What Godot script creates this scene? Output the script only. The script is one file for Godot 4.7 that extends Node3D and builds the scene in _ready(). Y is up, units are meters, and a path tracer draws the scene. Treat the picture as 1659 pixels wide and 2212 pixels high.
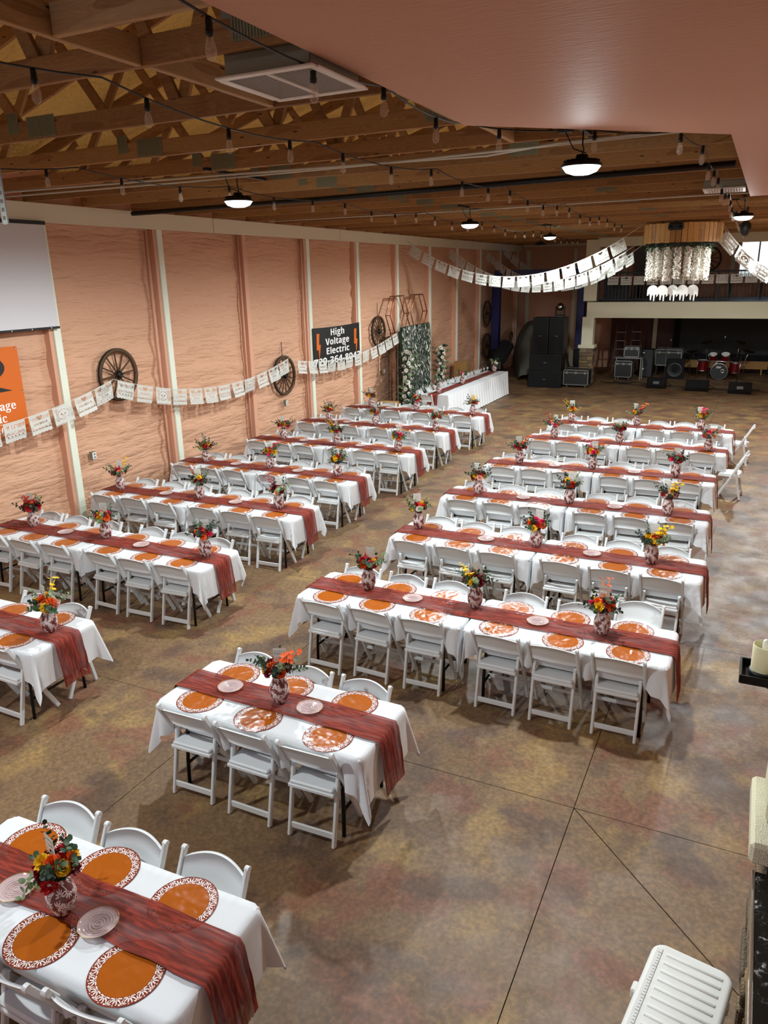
extends Node3D
# A wedding hall seen from its loft: rows of white tables, a peach foam wall, open wood trusses, a balcony over a dark stage.
var M := {}
var G := {}                     # shared meshes
var taken := {}
var rng := RandomNumberGenerator.new()
const ORD := ["first", "second", "third", "fourth", "fifth", "sixth", "seventh", "eighth", "ninth", "tenth"]

# ---------------------------------------------------------------- nodes
func numbered(n: String) -> String:
	if not taken.has(n):
		taken[n] = 0
		return n
	taken[n] += 1
	return "%s_%03d" % [n, taken[n]]

func tag(o: Node, label: String, category: String, group := "", kind := "") -> void:
	o.set_meta("label", label)
	if category: o.set_meta("category", category)
	if group: o.set_meta("group", group)
	if kind: o.set_meta("kind", kind)

func thing(called: String, label: String, category: String, at := Vector3.ZERO, turn := 0.0, group := "", kind := "") -> Node3D:
	var o := Node3D.new()
	o.name = numbered(called)
	add_child(o)
	o.position = at
	o.rotation.y = turn
	tag(o, label, category, group, kind)
	return o

func part(parent: Node, called: String, mesh: Mesh, m: Material, xf := Transform3D()) -> MeshInstance3D:
	var o := MeshInstance3D.new()
	o.name = called
	o.mesh = mesh
	o.material_override = m
	o.transform = xf
	parent.add_child(o, true)
	return o

func solid(called: String, label: String, category: String, mesh: Mesh, m: Material, xf := Transform3D(), group := "", kind := "") -> MeshInstance3D:
	var o := MeshInstance3D.new()
	o.name = numbered(called)
	o.mesh = mesh
	o.material_override = m
	o.transform = xf
	add_child(o)
	tag(o, label, category, group, kind)
	return o

func copy_of(o: Node3D, called: String, label: String, at: Vector3, turn: float, group := "") -> Node3D:
	var c: Node3D = o.duplicate()
	c.name = numbered(called)
	add_child(c)
	c.position = at
	c.rotation = Vector3(0, turn, 0)
	c.set_meta("label", label)
	if group: c.set_meta("group", group)
	return c

func at(x: float, y: float, z: float) -> Transform3D:
	return Transform3D(Basis(), Vector3(x, y, z))

func posed(p: Vector3, rot: Vector3) -> Transform3D:
	return Transform3D(Basis.from_euler(rot), p)

# ---------------------------------------------------------------- shapes
func begin(smooth := false) -> SurfaceTool:
	var s := SurfaceTool.new()
	s.begin(Mesh.PRIMITIVE_TRIANGLES)
	s.set_smooth_group(0 if smooth else -1)
	s.set_uv(Vector2())
	return s

func fin(s: SurfaceTool) -> ArrayMesh:
	s.generate_normals()
	return s.commit()

# a, b, c, d counter-clockwise as seen from outside
func quad(s: SurfaceTool, a: Vector3, b: Vector3, c: Vector3, d: Vector3) -> void:
	for v in [a, c, b, a, d, c]: s.add_vertex(v)

func quad_uv(s: SurfaceTool, p: Array, uv: Array) -> void:
	for k in [0, 2, 1, 0, 3, 2]:
		s.set_uv(uv[k])
		s.add_vertex(p[k])

# a flat convex face, turned away from «mid»
func face(s: SurfaceTool, p: Array, mid: Vector3) -> void:
	var n: Vector3 = (p[1] - p[0]).cross(p[2] - p[0])
	var out := n.dot(p[0] - mid) > 0
	for k in range(1, p.size() - 1):
		s.add_vertex(p[0])
		s.add_vertex(p[k + 1] if out else p[k])
		s.add_vertex(p[k] if out else p[k + 1])

# a box with chamfered edges
func bx(s: SurfaceTool, c: Vector3, size: Vector3, b := 0.0, xf := Transform3D()) -> void:
	var h := size / 2
	var mid := xf * c
	if b <= 0.0:
		for ax in 3:
			for sg in [-1.0, 1.0]:
				var p := []
				for q in [[-1, -1], [1, -1], [1, 1], [-1, 1]]:
					var v := Vector3()
					v[ax] = sg * h[ax]
					v[(ax + 1) % 3] = q[0] * h[(ax + 1) % 3]
					v[(ax + 2) % 3] = q[1] * h[(ax + 2) % 3]
					p.append(xf * (c + v))
				face(s, p, mid)
		return
	var corner := func(sx, sy, sz, ax) -> Vector3:
		var sg := Vector3(sx, sy, sz)
		var v := Vector3()
		for k in 3: v[k] = sg[k] * (h[k] - (0.0 if k == ax else b))
		return xf * (c + v)
	for ax in 3:
		var u := (ax + 1) % 3
		var w := (ax + 2) % 3
		for sg in [-1, 1]:
			var p := []
			for q in [[-1, -1], [1, -1], [1, 1], [-1, 1]]:
				var g := [0, 0, 0]
				g[ax] = sg; g[u] = q[0]; g[w] = q[1]
				p.append(corner.call(g[0], g[1], g[2], ax))
			face(s, p, mid)
		for q in [[-1, -1], [1, -1], [1, 1], [-1, 1]]:
			var p := []
			for e in [[-1, u], [1, u], [1, w], [-1, w]]:
				var g := [0, 0, 0]
				g[ax] = e[0]; g[u] = q[0]; g[w] = q[1]
				p.append(corner.call(g[0], g[1], g[2], e[1]))
			face(s, p, mid)
	for sx in [-1, 1]:
		for sy in [-1, 1]:
			for sz in [-1, 1]:
				face(s, [corner.call(sx, sy, sz, 0), corner.call(sx, sy, sz, 1), corner.call(sx, sy, sz, 2)], mid)

func box(size: Vector3, b := 0.0, c := Vector3.ZERO) -> ArrayMesh:
	var s := begin()
	bx(s, c, size, b)
	return fin(s)

# a squared bar from a to b: width w across «side», thickness t
func bar(s: SurfaceTool, a: Vector3, b: Vector3, w: float, t: float, side: Vector3, bev := 0.0) -> void:
	var y := (b - a).normalized()
	var x := (side - y * side.dot(y)).normalized()
	bx(s, Vector3.ZERO, Vector3(w, a.distance_to(b), t), bev, Transform3D(Basis(x, y, x.cross(y)), (a + b) / 2))

func tube(s: SurfaceTool, pts: Array, r: float, seg := 8, r_end := -1.0, caps := true) -> void:
	var rings := []
	var up := Vector3.UP
	for i in pts.size():
		var d: Vector3 = (pts[mini(i + 1, pts.size() - 1)] - pts[maxi(i - 1, 0)]).normalized()
		var x := up.cross(d)
		if x.length() < 0.05: x = Vector3.RIGHT.cross(d)
		if x.length() < 0.05: x = Vector3.BACK.cross(d)
		x = x.normalized()
		up = d.cross(x)
		var rr := r if r_end < 0 else lerpf(r, r_end, float(i) / maxf(1, pts.size() - 1))
		var ring := []
		for k in seg:
			var a := TAU * k / seg
			ring.append(pts[i] + (x * cos(a) + up * sin(a)) * rr)
		rings.append(ring)
	for i in pts.size() - 1:
		for k in seg:
			var l := (k + 1) % seg
			quad(s, rings[i][k], rings[i][l], rings[i + 1][l], rings[i + 1][k])
	if caps:
		for k in range(1, seg - 1):
			for v in [rings[0][0], rings[0][k], rings[0][k + 1]]: s.add_vertex(v)
			for v in [rings[-1][0], rings[-1][k + 1], rings[-1][k]]: s.add_vertex(v)

# a profile of (radius, height) turned about y
func lathe(s: SurfaceTool, prof: Array, seg := 24, xf := Transform3D(), uscale := 1.0) -> void:
	var n := prof.size()
	var vlen := [0.0]
	for i in range(1, n): vlen.append(vlen[-1] + prof[i].distance_to(prof[i - 1]))
	for i in n - 1:
		for k in seg:
			var a0 := TAU * k / seg
			var a1 := TAU * (k + 1) / seg
			var p := [Vector3(cos(a0) * prof[i].x, prof[i].y, sin(a0) * prof[i].x), Vector3(cos(a1) * prof[i].x, prof[i].y, sin(a1) * prof[i].x), Vector3(cos(a1) * prof[i + 1].x, prof[i + 1].y, sin(a1) * prof[i + 1].x), Vector3(cos(a0) * prof[i + 1].x, prof[i + 1].y, sin(a0) * prof[i + 1].x)]
			for j in 4: p[j] = xf * p[j]
			var u0 := float(k) / seg * uscale
			var u1 := float(k + 1) / seg * uscale
			var v0: float = vlen[i] / vlen[-1]
			var v1: float = vlen[i + 1] / vlen[-1]
			quad_uv(s, [p[1], p[0], p[3], p[2]], [Vector2(u1, 1 - v0), Vector2(u0, 1 - v0), Vector2(u0, 1 - v1), Vector2(u1, 1 - v1)])

func turned(prof: Array, seg := 24, uscale := 1.0, smooth := true) -> ArrayMesh:
	var s := begin(smooth)
	lathe(s, prof, seg, Transform3D(), uscale)
	return fin(s)

# a flat outline (x, y) given thickness along z
func extrude(s: SurfaceTool, outline: PackedVector2Array, th: float, xf := Transform3D()) -> void:
	var o := outline
	if Geometry2D.is_polygon_clockwise(o): o.reverse()
	var tri := Geometry2D.triangulate_polygon(o)
	for k in range(0, tri.size(), 3):
		var a := o[tri[k]]; var b := o[tri[k + 1]]; var c := o[tri[k + 2]]
		if (b - a).cross(c - a) < 0:
			var t := b; b = c; c = t
		for v in [a, c, b]: s.add_vertex(xf * Vector3(v.x, v.y, th / 2))
		for v in [a, b, c]: s.add_vertex(xf * Vector3(v.x, v.y, -th / 2))
	for k in o.size():
		var a := o[k]; var b := o[(k + 1) % o.size()]
		quad(s, xf * Vector3(a.x, a.y, -th / 2), xf * Vector3(b.x, b.y, -th / 2), xf * Vector3(b.x, b.y, th / 2), xf * Vector3(a.x, a.y, th / 2))

func cut_out(outline: PackedVector2Array, th: float) -> ArrayMesh:
	var s := begin()
	extrude(s, outline, th)
	return fin(s)

# a sheet: f(u, v) for u, v in 0..1
func sheet(s: SurfaceTool, nu: int, nv: int, f: Callable) -> void:
	var p := []
	for i in nu + 1:
		var row := []
		for j in nv + 1: row.append(f.call(float(i) / nu, float(j) / nv))
		p.append(row)
	for i in nu:
		for j in nv:
			quad_uv(s, [p[i][j], p[i + 1][j], p[i + 1][j + 1], p[i][j + 1]], [Vector2(float(i) / nu, float(j) / nv), Vector2(float(i + 1) / nu, float(j) / nv), Vector2(float(i + 1) / nu, float(j + 1) / nv), Vector2(float(i) / nu, float(j + 1) / nv)])

func ball(s: SurfaceTool, c: Vector3, r: Vector3, seg := 10, rings := 6) -> void:
	var prof := []
	for i in rings + 1:
		var a := PI * i / rings - PI / 2
		prof.append(Vector2(maxf(cos(a), 0.001), sin(a)))
	lathe(s, prof, seg, Transform3D(Basis.from_scale(r), c))

# ---------------------------------------------------------------- materials
func mat(called: String, c: Color, rough := 0.6, metal := 0.0) -> StandardMaterial3D:
	var m := StandardMaterial3D.new()
	m.resource_name = called
	m.albedo_color = c
	m.roughness = rough
	m.metallic = metal
	M[called] = m
	return m

func noise_bytes(w: int, h: int, from_w: int, from_h: int, freq: float, sd: int, oct := 4, kind := FastNoiseLite.TYPE_SIMPLEX_SMOOTH, fractal := FastNoiseLite.FRACTAL_FBM) -> PackedByteArray:
	var n := FastNoiseLite.new()
	n.seed = sd
	n.noise_type = kind
	n.frequency = freq
	n.fractal_type = fractal
	n.fractal_octaves = oct
	var im := n.get_seamless_image(from_w, from_h)
	im.convert(Image.FORMAT_L8)
	if w != from_w or h != from_h: im.resize(w, h, Image.INTERPOLATE_CUBIC)
	return im.get_data()

func grey_tex(b: PackedByteArray, w: int, h: int) -> ImageTexture:
	return ImageTexture.create_from_image(Image.create_from_data(w, h, false, Image.FORMAT_L8, b))

func triplanar(m: StandardMaterial3D, scale: Vector3, world := true) -> void:
	m.uv1_triplanar = true
	m.uv1_world_triplanar = world
	m.uv1_scale = scale
	m.uv1_triplanar_sharpness = 8.0

func bump(m: StandardMaterial3D, t: Texture2D, cm: float) -> void:
	m.heightmap_enabled = true
	m.heightmap_texture = t
	m.heightmap_scale = cm

# a filled ellipse in a picture: centre, half axes, turn
func blot(im: Image, c: Vector2, ra: float, rb: float, turn: float, col: Color) -> void:
	var r := maxf(ra, rb)
	var ca := cos(turn)
	var sa := sin(turn)
	var w := im.get_width()
	var h := im.get_height()
	for y in range(int(c.y - r), int(c.y + r) + 2):
		for x in range(int(c.x - r), int(c.x + r) + 2):
			var dx := x - c.x
			var dy := y - c.y
			var u := (dx * ca + dy * sa) / ra
			var v := (-dx * sa + dy * ca) / rb
			if u * u + v * v <= 1.0: im.set_pixel(posmod(x, w), posmod(y, h), col)

# a fan of drop-shaped petals
func fan(im: Image, c: Vector2, size: float, turn: float, n: int, spread: float, col: Color) -> void:
	for k in n:
		var a := turn + (k - (n - 1) / 2.0) * spread / maxf(1, n - 1)
		var l := size * (1.0 - 0.25 * absf(k - (n - 1) / 2.0) / n)
		blot(im, c + Vector2(cos(a), sin(a)) * l * 0.62, l * 0.40, l * 0.115, a, col)
	blot(im, c, size * 0.1, size * 0.1, 0, col)

const GLYPH := {"N": ["10001", "11001", "10101", "10011", "10001", "10001", "10001"], "U": ["10001", "10001", "10001", "10001", "10001", "10001", "01110"], "E": ["11111", "10000", "10000", "11110", "10000", "10000", "11111"], "S": ["01111", "10000", "10000", "01110", "00001", "00001", "11110"], "T": ["11111", "00100", "00100", "00100", "00100", "00100", "00100"], "R": ["11110", "10001", "10001", "11110", "10100", "10010", "10001"], "A": ["01110", "10001", "10001", "11111", "10001", "10001", "10001"], "B": ["11110", "10001", "10001", "11110", "10001", "10001", "11110"], "O": ["01110", "10001", "10001", "10001", "10001", "10001", "01110"], "D": ["11110", "10001", "10001", "10001", "10001", "10001", "11110"], "M": ["10001", "11011", "10101", "10101", "10001", "10001", "10001"], "J": ["00111", "00010", "00010", "00010", "00010", "10010", "01100"], "&": ["01100", "10010", "10100", "01000", "10101", "10010", "01101"]}

func letters(im: Image, text: String, x: int, y: int, px: int, col: Color) -> void:
	for ch in text:
		if GLYPH.has(ch):
			for r in 7:
				for c in 5:
					if GLYPH[ch][r][c] == "1": im.fill_rect(Rect2i(x + c * px, y + r * px, px, px), col)
		x += 6 * px

func wood_texture(sd: int, c0: Color, c1: Color, c2: Color) -> ImageTexture:
	var w := 1024
	var h := 256
	var grain := noise_bytes(w, h, 48, 256, 0.05, sd, 5)
	var bands := noise_bytes(w, h, 96, 64, 0.028, sd + 7, 2)
	var fine := noise_bytes(w, h, 128, 256, 0.28, sd + 13, 2)
	var out := PackedByteArray()
	out.resize(w * h * 3)
	for i in w * h:
		var ring := fposmod(bands[i] / 255.0 * 9.0 + grain[i] / 255.0 * 1.5, 1.0)
		var t := clampf(0.55 * ring * ring + 0.35 * grain[i] / 255.0 + 0.3 * (fine[i] / 255.0 - 0.5), 0, 1)
		var c := c0.lerp(c1, t) if bands[i] > 70 else c0.lerp(c2, t * 0.6)
		out[i * 3] = int(c.r * 255)
		out[i * 3 + 1] = int(c.g * 255)
		out[i * 3 + 2] = int(c.b * 255)
	var im := Image.create_from_data(w, h, false, Image.FORMAT_RGB8, out)
	var rn := RandomNumberGenerator.new()
	rn.seed = sd
	for k in 7:
		var p := Vector2(rn.randi() % w, rn.randi() % h)
		blot(im, p, 9, 5, 0.1, c2.darkened(0.25))
		blot(im, p, 5, 3, 0.1, c2.darkened(0.5))
	return ImageTexture.create_from_image(im)

func floor_texture() -> ImageTexture:
	var w := 1024
	var a := noise_bytes(w, w, 512, 512, 0.017, 3, 4)
	var b := noise_bytes(w, w, 512, 512, 0.019, 41, 4)
	var c := noise_bytes(w, w, 512, 512, 0.015, 77, 4)
	var d := noise_bytes(w, w, 1024, 1024, 0.09, 5, 4)
	var out := PackedByteArray()
	out.resize(w * w * 3)
	var brown := Vector3(0.56, 0.44, 0.31)
	var ochre := Vector3(0.69, 0.555, 0.335)
	var rust := Vector3(0.56, 0.37, 0.275)
	var slate := Vector3(0.43, 0.335, 0.265)
	for i in w * w:
		var v := brown
		v = v.lerp(ochre, smoothstep(0.52, 0.80, a[i] / 255.0) * 0.7)
		v = v.lerp(rust, smoothstep(0.53, 0.76, b[i] / 255.0) * 0.8)
		v = v.lerp(slate, smoothstep(0.53, 0.80, c[i] / 255.0) * 0.85)
		v *= 0.97 + 0.28 * d[i] / 255.0
		out[i * 3] = int(clampf(v.x, 0, 1) * 255)
		out[i * 3 + 1] = int(clampf(v.y, 0, 1) * 255)
		out[i * 3 + 2] = int(clampf(v.z, 0, 1) * 255)
	var im := Image.create_from_data(w, w, false, Image.FORMAT_RGB8, out)
	# scratches and specks worn into the sealer
	var rn := RandomNumberGenerator.new()
	rn.seed = 11
	for k in 0:
		var p := Vector2(rn.randf() * w, rn.randf() * w)
		var dir := Vector2.from_angle(rn.randf() * TAU)
		var bend := rn.randf_range(-0.04, 0.04)
		for j in rn.randi_range(2, 12):
			var x := posmod(int(p.x), w)
			var y := posmod(int(p.y), w)
			im.set_pixel(x, y, im.get_pixel(x, y).lerp(Color(0.82, 0.74, 0.62), 0.35))
			p += dir
			dir = dir.rotated(bend)
	return ImageTexture.create_from_image(im)

# fine grain, specks and hairline scratches in the sealer
func floor_grain() -> ImageTexture:
	var w := 1024
	var d := noise_bytes(w, w, w, w, 0.05, 15, 5)
	var e := noise_bytes(w, w, w, w, 0.3, 16, 2)
	for i in w * w: d[i] = clampi(150 + int(d[i] * 0.22) + int(e[i] * 0.16), 0, 255)
	var im := Image.create_from_data(w, w, false, Image.FORMAT_L8, d)
	var rn := RandomNumberGenerator.new()
	rn.seed = 14
	for k in 2600:
		var p := Vector2(rn.randf() * w, rn.randf() * w)
		var dir := Vector2.from_angle(rn.randf() * TAU)
		var bend := rn.randf_range(-0.05, 0.05)
		for j in (rn.randi_range(1, 3) if k % 3 else rn.randi_range(4, 26)):
			var x := posmod(int(p.x), w)
			var y := posmod(int(p.y), w)
			im.set_pixel(x, y, im.get_pixel(x, y).lerp(Color(1, 1, 1), 0.7))
			p += dir
			dir = dir.rotated(bend)
	return ImageTexture.create_from_image(im)

func mat_texture() -> ImageTexture:
	var n := 768
	var im := Image.create(n, n, false, Image.FORMAT_RGB8)
	var rim := Color(0.52, 0.22, 0.16)
	im.fill(rim)
	var mid := Vector2(n / 2.0, n / 2.0)
	var white := Color(0.96, 0.94, 0.92)
	rng.seed = 8
	var count := 15
	for k in count:
		var a := TAU * k / count
		var c := mid + Vector2.from_angle(a) * n * 0.382
		fan(im, c, n * 0.082, a, 6, 3.3, white)
		var a2 := a + TAU / count * 0.5
		fan(im, mid + Vector2.from_angle(a2) * n * 0.475, n * 0.062, a2 + PI, 5, 2.6, white)
		for j in 4:
			var a3 := a2 + (j - 1.5) * 0.07
			blot(im, mid + Vector2.from_angle(a3) * n * (0.385 + 0.022 * (j % 2)), n * 0.0075, n * 0.0075, 0, white)
			blot(im, mid + Vector2.from_angle(a + (j - 1.5) * 0.09) * n * (0.478 - 0.012 * (j % 2)), n * 0.012, n * 0.006, a + 1.2, white)
	blot(im, mid, n * 0.367, n * 0.367, 0, Color(0.68, 0.35, 0.085))
	return ImageTexture.create_from_image(im)

func vase_texture() -> ImageTexture:
	var w := 768
	var h := 384
	var im := Image.create(w, h, false, Image.FORMAT_RGB8)
	im.fill(Color(0.42, 0.20, 0.19))
	rng.seed = 21
	var white := Color(0.90, 0.86, 0.84)
	for r in 6:
		for k in 10:
			var c := Vector2((k + 0.5 * (r % 2)) * w / 10.0 + rng.randf_range(-8, 8), (r + 0.5) * h / 6.0 + rng.randf_range(-6, 6))
			fan(im, c, 46, rng.randf() * TAU, 7, 3.4, white)
			blot(im, c + Vector2(rng.randf_range(-34, 34), rng.randf_range(-26, 26)), 4, 4, 0, white)
			blot(im, c + Vector2(rng.randf_range(-34, 34), rng.randf_range(-26, 26)), 4, 4, 0, white)
	return ImageTexture.create_from_image(im)

func runner_texture() -> ImageTexture:
	var w := 1024
	var h := 256
	var fold := noise_bytes(w, h, 170, 256, 0.045, 91, 4)
	var thin := noise_bytes(w, h, 64, 128, 0.022, 17, 3)
	var weave := noise_bytes(w, h, 1024, 256, 0.35, 29, 2)
	var out := PackedByteArray()
	out.resize(w * h * 4)
	for i in w * h:
		var y := (i / w) / float(h)
		var edge := smoothstep(0.30, 0.5, absf(y - 0.5))
		var t := clampf(fold[i] / 255.0 * 0.9 + 0.15 * (weave[i] / 255.0 - 0.5), 0, 1)
		var c := Vector3(0.41, 0.105, 0.045).lerp(Vector3(0.60, 0.205, 0.115), smoothstep(0.2, 0.8, t))
		out[i * 4] = int(c.x * 255)
		out[i * 4 + 1] = int(c.y * 255)
		out[i * 4 + 2] = int(c.z * 255)
		out[i * 4 + 3] = int(clampf(0.84 + 0.25 * edge + 0.45 * (0.5 - thin[i] / 255.0) + 0.12 * (weave[i] / 255.0 - 0.5), 0.70, 1) * 255)
	return ImageTexture.create_from_image(Image.create_from_data(w, h, false, Image.FORMAT_RGBA8, out))

# tissue-paper flags with punched patterns: 0 lettering, 1 a framed round face, 2 a couple and flowers, 3 sunbursts
func flag_texture(kind: int) -> ImageTexture:
	var w := 240
	var h := 192
	var im := Image.create(w, h, false, Image.FORMAT_RGBA8)
	var paper := Color(0.80, 0.80, 0.77, 1)
	var hole := Color(0.93, 0.93, 0.90, 0)
	im.fill(paper)
	for y in range(160, h):
		for x in w:
			var k := fposmod(x, 40.0) - 20.0
			if kind != 1 and Vector2(k, y - 160).length() > 20.0 + (6.0 if kind == 2 else 10.0): im.set_pixel(x, y, hole)
			if kind == 1 and y > 176 and int(x / 6) % 2 == 0: im.set_pixel(x, y, hole)
	for k in 19:
		blot(im, Vector2(10 + k * 12.2, 8), 4, 2.5, 0.5 if k % 2 else -0.5, hole)
	for s in [18.0, 222.0]:
		for y in [34.0, 120.0]:
			for k in 8: blot(im, Vector2(s, y) + Vector2.from_angle(TAU * k / 8) * 10, 4, 2, TAU * k / 8, hole)
	# lace ground
	for y in range(3, 17):
		for x in range(4, 27):
			if kind == 1 and Vector2(x * 8.8 - 120, y * 9.0 - 92).length() < 78: continue
			if kind != 1 and y >= 7 and y <= 15 and x > 3: continue
			blot(im, Vector2(x * 8.8, y * 9.0 + (4.5 if x % 2 else 0.0)), 3.5, 2.8, 0.6, hole)
	match kind:
		0:
			for s in [60.0, 180.0]:
				fan(im, Vector2(s, 16), 38, PI / 2, 7, 3.0, hole)
			letters(im, "NUESTRA", 38, 66, 4, hole)
			letters(im, "BODA", 74, 104, 4, hole)
			for k in 6: fan(im, Vector2(20 + k * 40, 158), 20, PI / 2, 3, 1.6, hole)
		1:
			for k in 26: blot(im, Vector2(120, 92) + Vector2.from_angle(TAU * k / 26) * Vector2(70, 50), 9, 3, TAU * k / 26 + 1.57, hole)
			blot(im, Vector2(98, 88), 12, 8, 0.3, hole)
			blot(im, Vector2(142, 88), 12, 8, -0.3, hole)
			blot(im, Vector2(120, 104), 5, 7, 0, hole)
			for k in 9: blot(im, Vector2(88 + k * 8, 122), 2, 5, 0, hole)
		2:
			letters(im, "M & J", 48, 30, 5, hole)
			for k in 5:
				fan(im, Vector2(36 + k * 42, 112), 26, -PI / 2, 5, 3.4, hole)
				blot(im, Vector2(36 + k * 42, 134), 9, 6, 0.6, hole)
		3:
			fan(im, Vector2(120, 20), 44, PI / 2, 9, 3.0, hole)
			for k in 9:
				im.fill_rect(Rect2i(36 + k * 19, 82, 8 + (k * 5) % 7, 22), hole)
				im.fill_rect(Rect2i(39 + k * 19, 88, 4, 6), paper)
			for k in 6: fan(im, Vector2(20 + k * 40, 152), 24, -PI / 2, 5, 2.6, hole)
	return ImageTexture.create_from_image(im)

func marble_texture() -> ImageTexture:
	var w := 512
	var a := noise_bytes(w, w, w, w, 0.008, 60, 5)
	var b := noise_bytes(w, w, w, w, 0.012, 61, 5)
	var c := noise_bytes(w, w, w, w, 0.16, 62, 3)
	var out := PackedByteArray()
	out.resize(w * w)
	for i in w * w:
		var vein := 1.0 - absf(a[i] / 127.5 - 1.0) * 9.0
		var patch := smoothstep(0.5, 0.72, b[i] / 255.0)
		out[i] = int(clampf(0.07 + maxf(0.0, vein) * patch * (0.35 + 0.5 * c[i] / 255.0) + patch * 0.3 * maxf(0, c[i] / 127.5 - 0.85), 0, 1) * 255)
	return grey_tex(out, w, w)


func make_materials() -> void:
	var rough_noise := grey_tex(noise_bytes(512, 512, 512, 512, 0.03, 31, 5), 512, 512)
	var crease := noise_bytes(1024, 1024, 512, 1024, 0.009, 55, 4, FastNoiseLite.TYPE_SIMPLEX_SMOOTH, FastNoiseLite.FRACTAL_RIDGED)
	var crease_tex := grey_tex(crease, 1024, 1024)
	var fine_tex := grey_tex(noise_bytes(512, 512, 512, 512, 0.12, 71, 4), 512, 512)

	var m := mat("floor", Color(1, 1, 1), 0.36)
	m.albedo_texture = floor_texture()
	triplanar(m, Vector3.ONE / 7.5)
	m.roughness = 1.0
	var fr := noise_bytes(512, 512, 512, 512, 0.03, 33, 5)
	for i in fr.size(): fr[i] = 112 + fr[i] / 4
	m.roughness_texture = grey_tex(fr, 512, 512)
	m.metallic_specular = 0.5
	m.detail_enabled = true
	m.detail_blend_mode = BaseMaterial3D.BLEND_MODE_MUL
	m.detail_uv_layer = BaseMaterial3D.DETAIL_UV_2
	m.detail_albedo = floor_grain()
	m.uv2_triplanar = true
	m.uv2_world_triplanar = true
	m.uv2_scale = Vector3.ONE / 2.3
	mat("joint", Color(0.24, 0.20, 0.16), 0.9)

	m = mat("foam_wall", Color(0.80, 0.615, 0.495), 0.75)
	triplanar(m, Vector3(0.22, 0.55, 0.22))
	bump(m, crease_tex, 2.6)
	m.heightmap_flip_texture = true
	m = mat("flat_peach", Color(0.82, 0.61, 0.50), 0.6)
	triplanar(m, Vector3(1, 1, 1))
	bump(m, fine_tex, 0.25)
	m = mat("foam_roof", Color(0.90, 0.76, 0.42), 0.85)
	triplanar(m, Vector3(0.6, 0.6, 0.6))
	bump(m, rough_noise, 5.0)
	m = mat("soffit", Color(0.80, 0.62, 0.54), 0.6)
	m.metallic_specular = 0.25
	triplanar(m, Vector3(0.35, 1, 2.2))
	bump(m, rough_noise, 0.15)
	for k in 4:
		m = mat("lumber%d" % k, Color(1, 1, 1), 0.75)
		m.albedo_texture = wood_texture(100 + k * 9, [Color(0.53, 0.37, 0.21), Color(0.57, 0.41, 0.23), Color(0.49, 0.34, 0.18), Color(0.66, 0.52, 0.36)][k], [Color(0.66, 0.49, 0.29), Color(0.70, 0.53, 0.31), Color(0.62, 0.45, 0.25), Color(0.76, 0.63, 0.46)][k], Color(0.46, 0.28, 0.13))
		m.uv1_triplanar = true
		m.uv1_scale = Vector3(0.35, 3.2, 3.2)
		m.uv1_triplanar_sharpness = 8.0
		m.uv1_offset = Vector3(0.37 * k, 0.21 * k, 0.13 * k)
	m = mat("pine", Color(1.0, 1.0, 1.0), 0.6)
	m.albedo_texture = wood_texture(160, Color(0.72, 0.54, 0.30), Color(0.85, 0.69, 0.43), Color(0.52, 0.35, 0.17))
	m.uv1_triplanar = true
	m.uv1_scale = Vector3(1.3, 1.3, 1.3)
	m = mat("plate_metal", Color(0.50, 0.48, 0.37), 0.6, 0.2)
	m = mat("cream_board", Color(0.83, 0.80, 0.71), 0.7)
	triplanar(m, Vector3(2, 2, 2))
	bump(m, fine_tex, 0.1)
	m = mat("post_white", Color(0.86, 0.88, 0.81), 0.65)
	m = mat("stucco", Color(0.83, 0.81, 0.70), 0.85)
	triplanar(m, Vector3(2, 2, 2))
	bump(m, fine_tex, 0.5)
	for k in 4:
		m = mat("stone%d" % k, [Color(0.50, 0.42, 0.32), Color(0.58, 0.50, 0.40), Color(0.42, 0.37, 0.31), Color(0.62, 0.52, 0.37)][k], 0.9)
		triplanar(m, Vector3(3, 3, 3))
		bump(m, rough_noise, 2.0)
	m = mat("mortar", Color(0.34, 0.31, 0.27), 0.95)
	m = mat("marble", Color(1, 1, 1), 0.12)
	m.albedo_texture = marble_texture()
	triplanar(m, Vector3(0.9, 0.9, 0.9))
	mat("chrome", Color(0.8, 0.8, 0.8), 0.15, 1.0)
	mat("steel", Color(0.52, 0.52, 0.50), 0.45, 0.9)
	m = mat("galvanised", Color(0.55, 0.53, 0.47), 0.45, 0.8)
	mat("black_plastic", Color(0.035, 0.035, 0.037), 0.5)
	mat("black_metal", Color(0.03, 0.03, 0.03), 0.45, 0.3)
	m = mat("black_carpet", Color(0.03, 0.03, 0.032), 0.95)
	mat("cable_black", Color(0.02, 0.02, 0.02), 0.5)
	mat("cable_white", Color(0.75, 0.74, 0.70), 0.5)
	mat("grille_white", Color(0.88, 0.88, 0.88), 0.5)
	mat("dark_paint", Color(0.13, 0.11, 0.09), 0.8)

	m = mat("resin", Color(0.87, 0.88, 0.88), 0.42)
	m = mat("cloth", Color(0.88, 0.89, 0.90), 0.85)
	m.rim_enabled = true
	m.rim = 0.2
	bump(m, fine_tex, 0.05)
	triplanar(m, Vector3(3, 3, 3))
	m = mat("runner", Color(1, 1, 1), 0.9)
	m.albedo_texture = runner_texture()
	m.transparency = BaseMaterial3D.TRANSPARENCY_ALPHA
	m.uv1_scale = Vector3(1, 1, 1)
	m = mat("placemat", Color(1, 1, 1), 0.22)
	m.albedo_texture = mat_texture()
	bump(m, grey_tex(noise_bytes(256, 256, 256, 256, 0.012, 87, 2), 256, 256), 0.35)
	m = mat("vase", Color(1, 1, 1), 0.4)
	m.albedo_texture = vase_texture()
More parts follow.
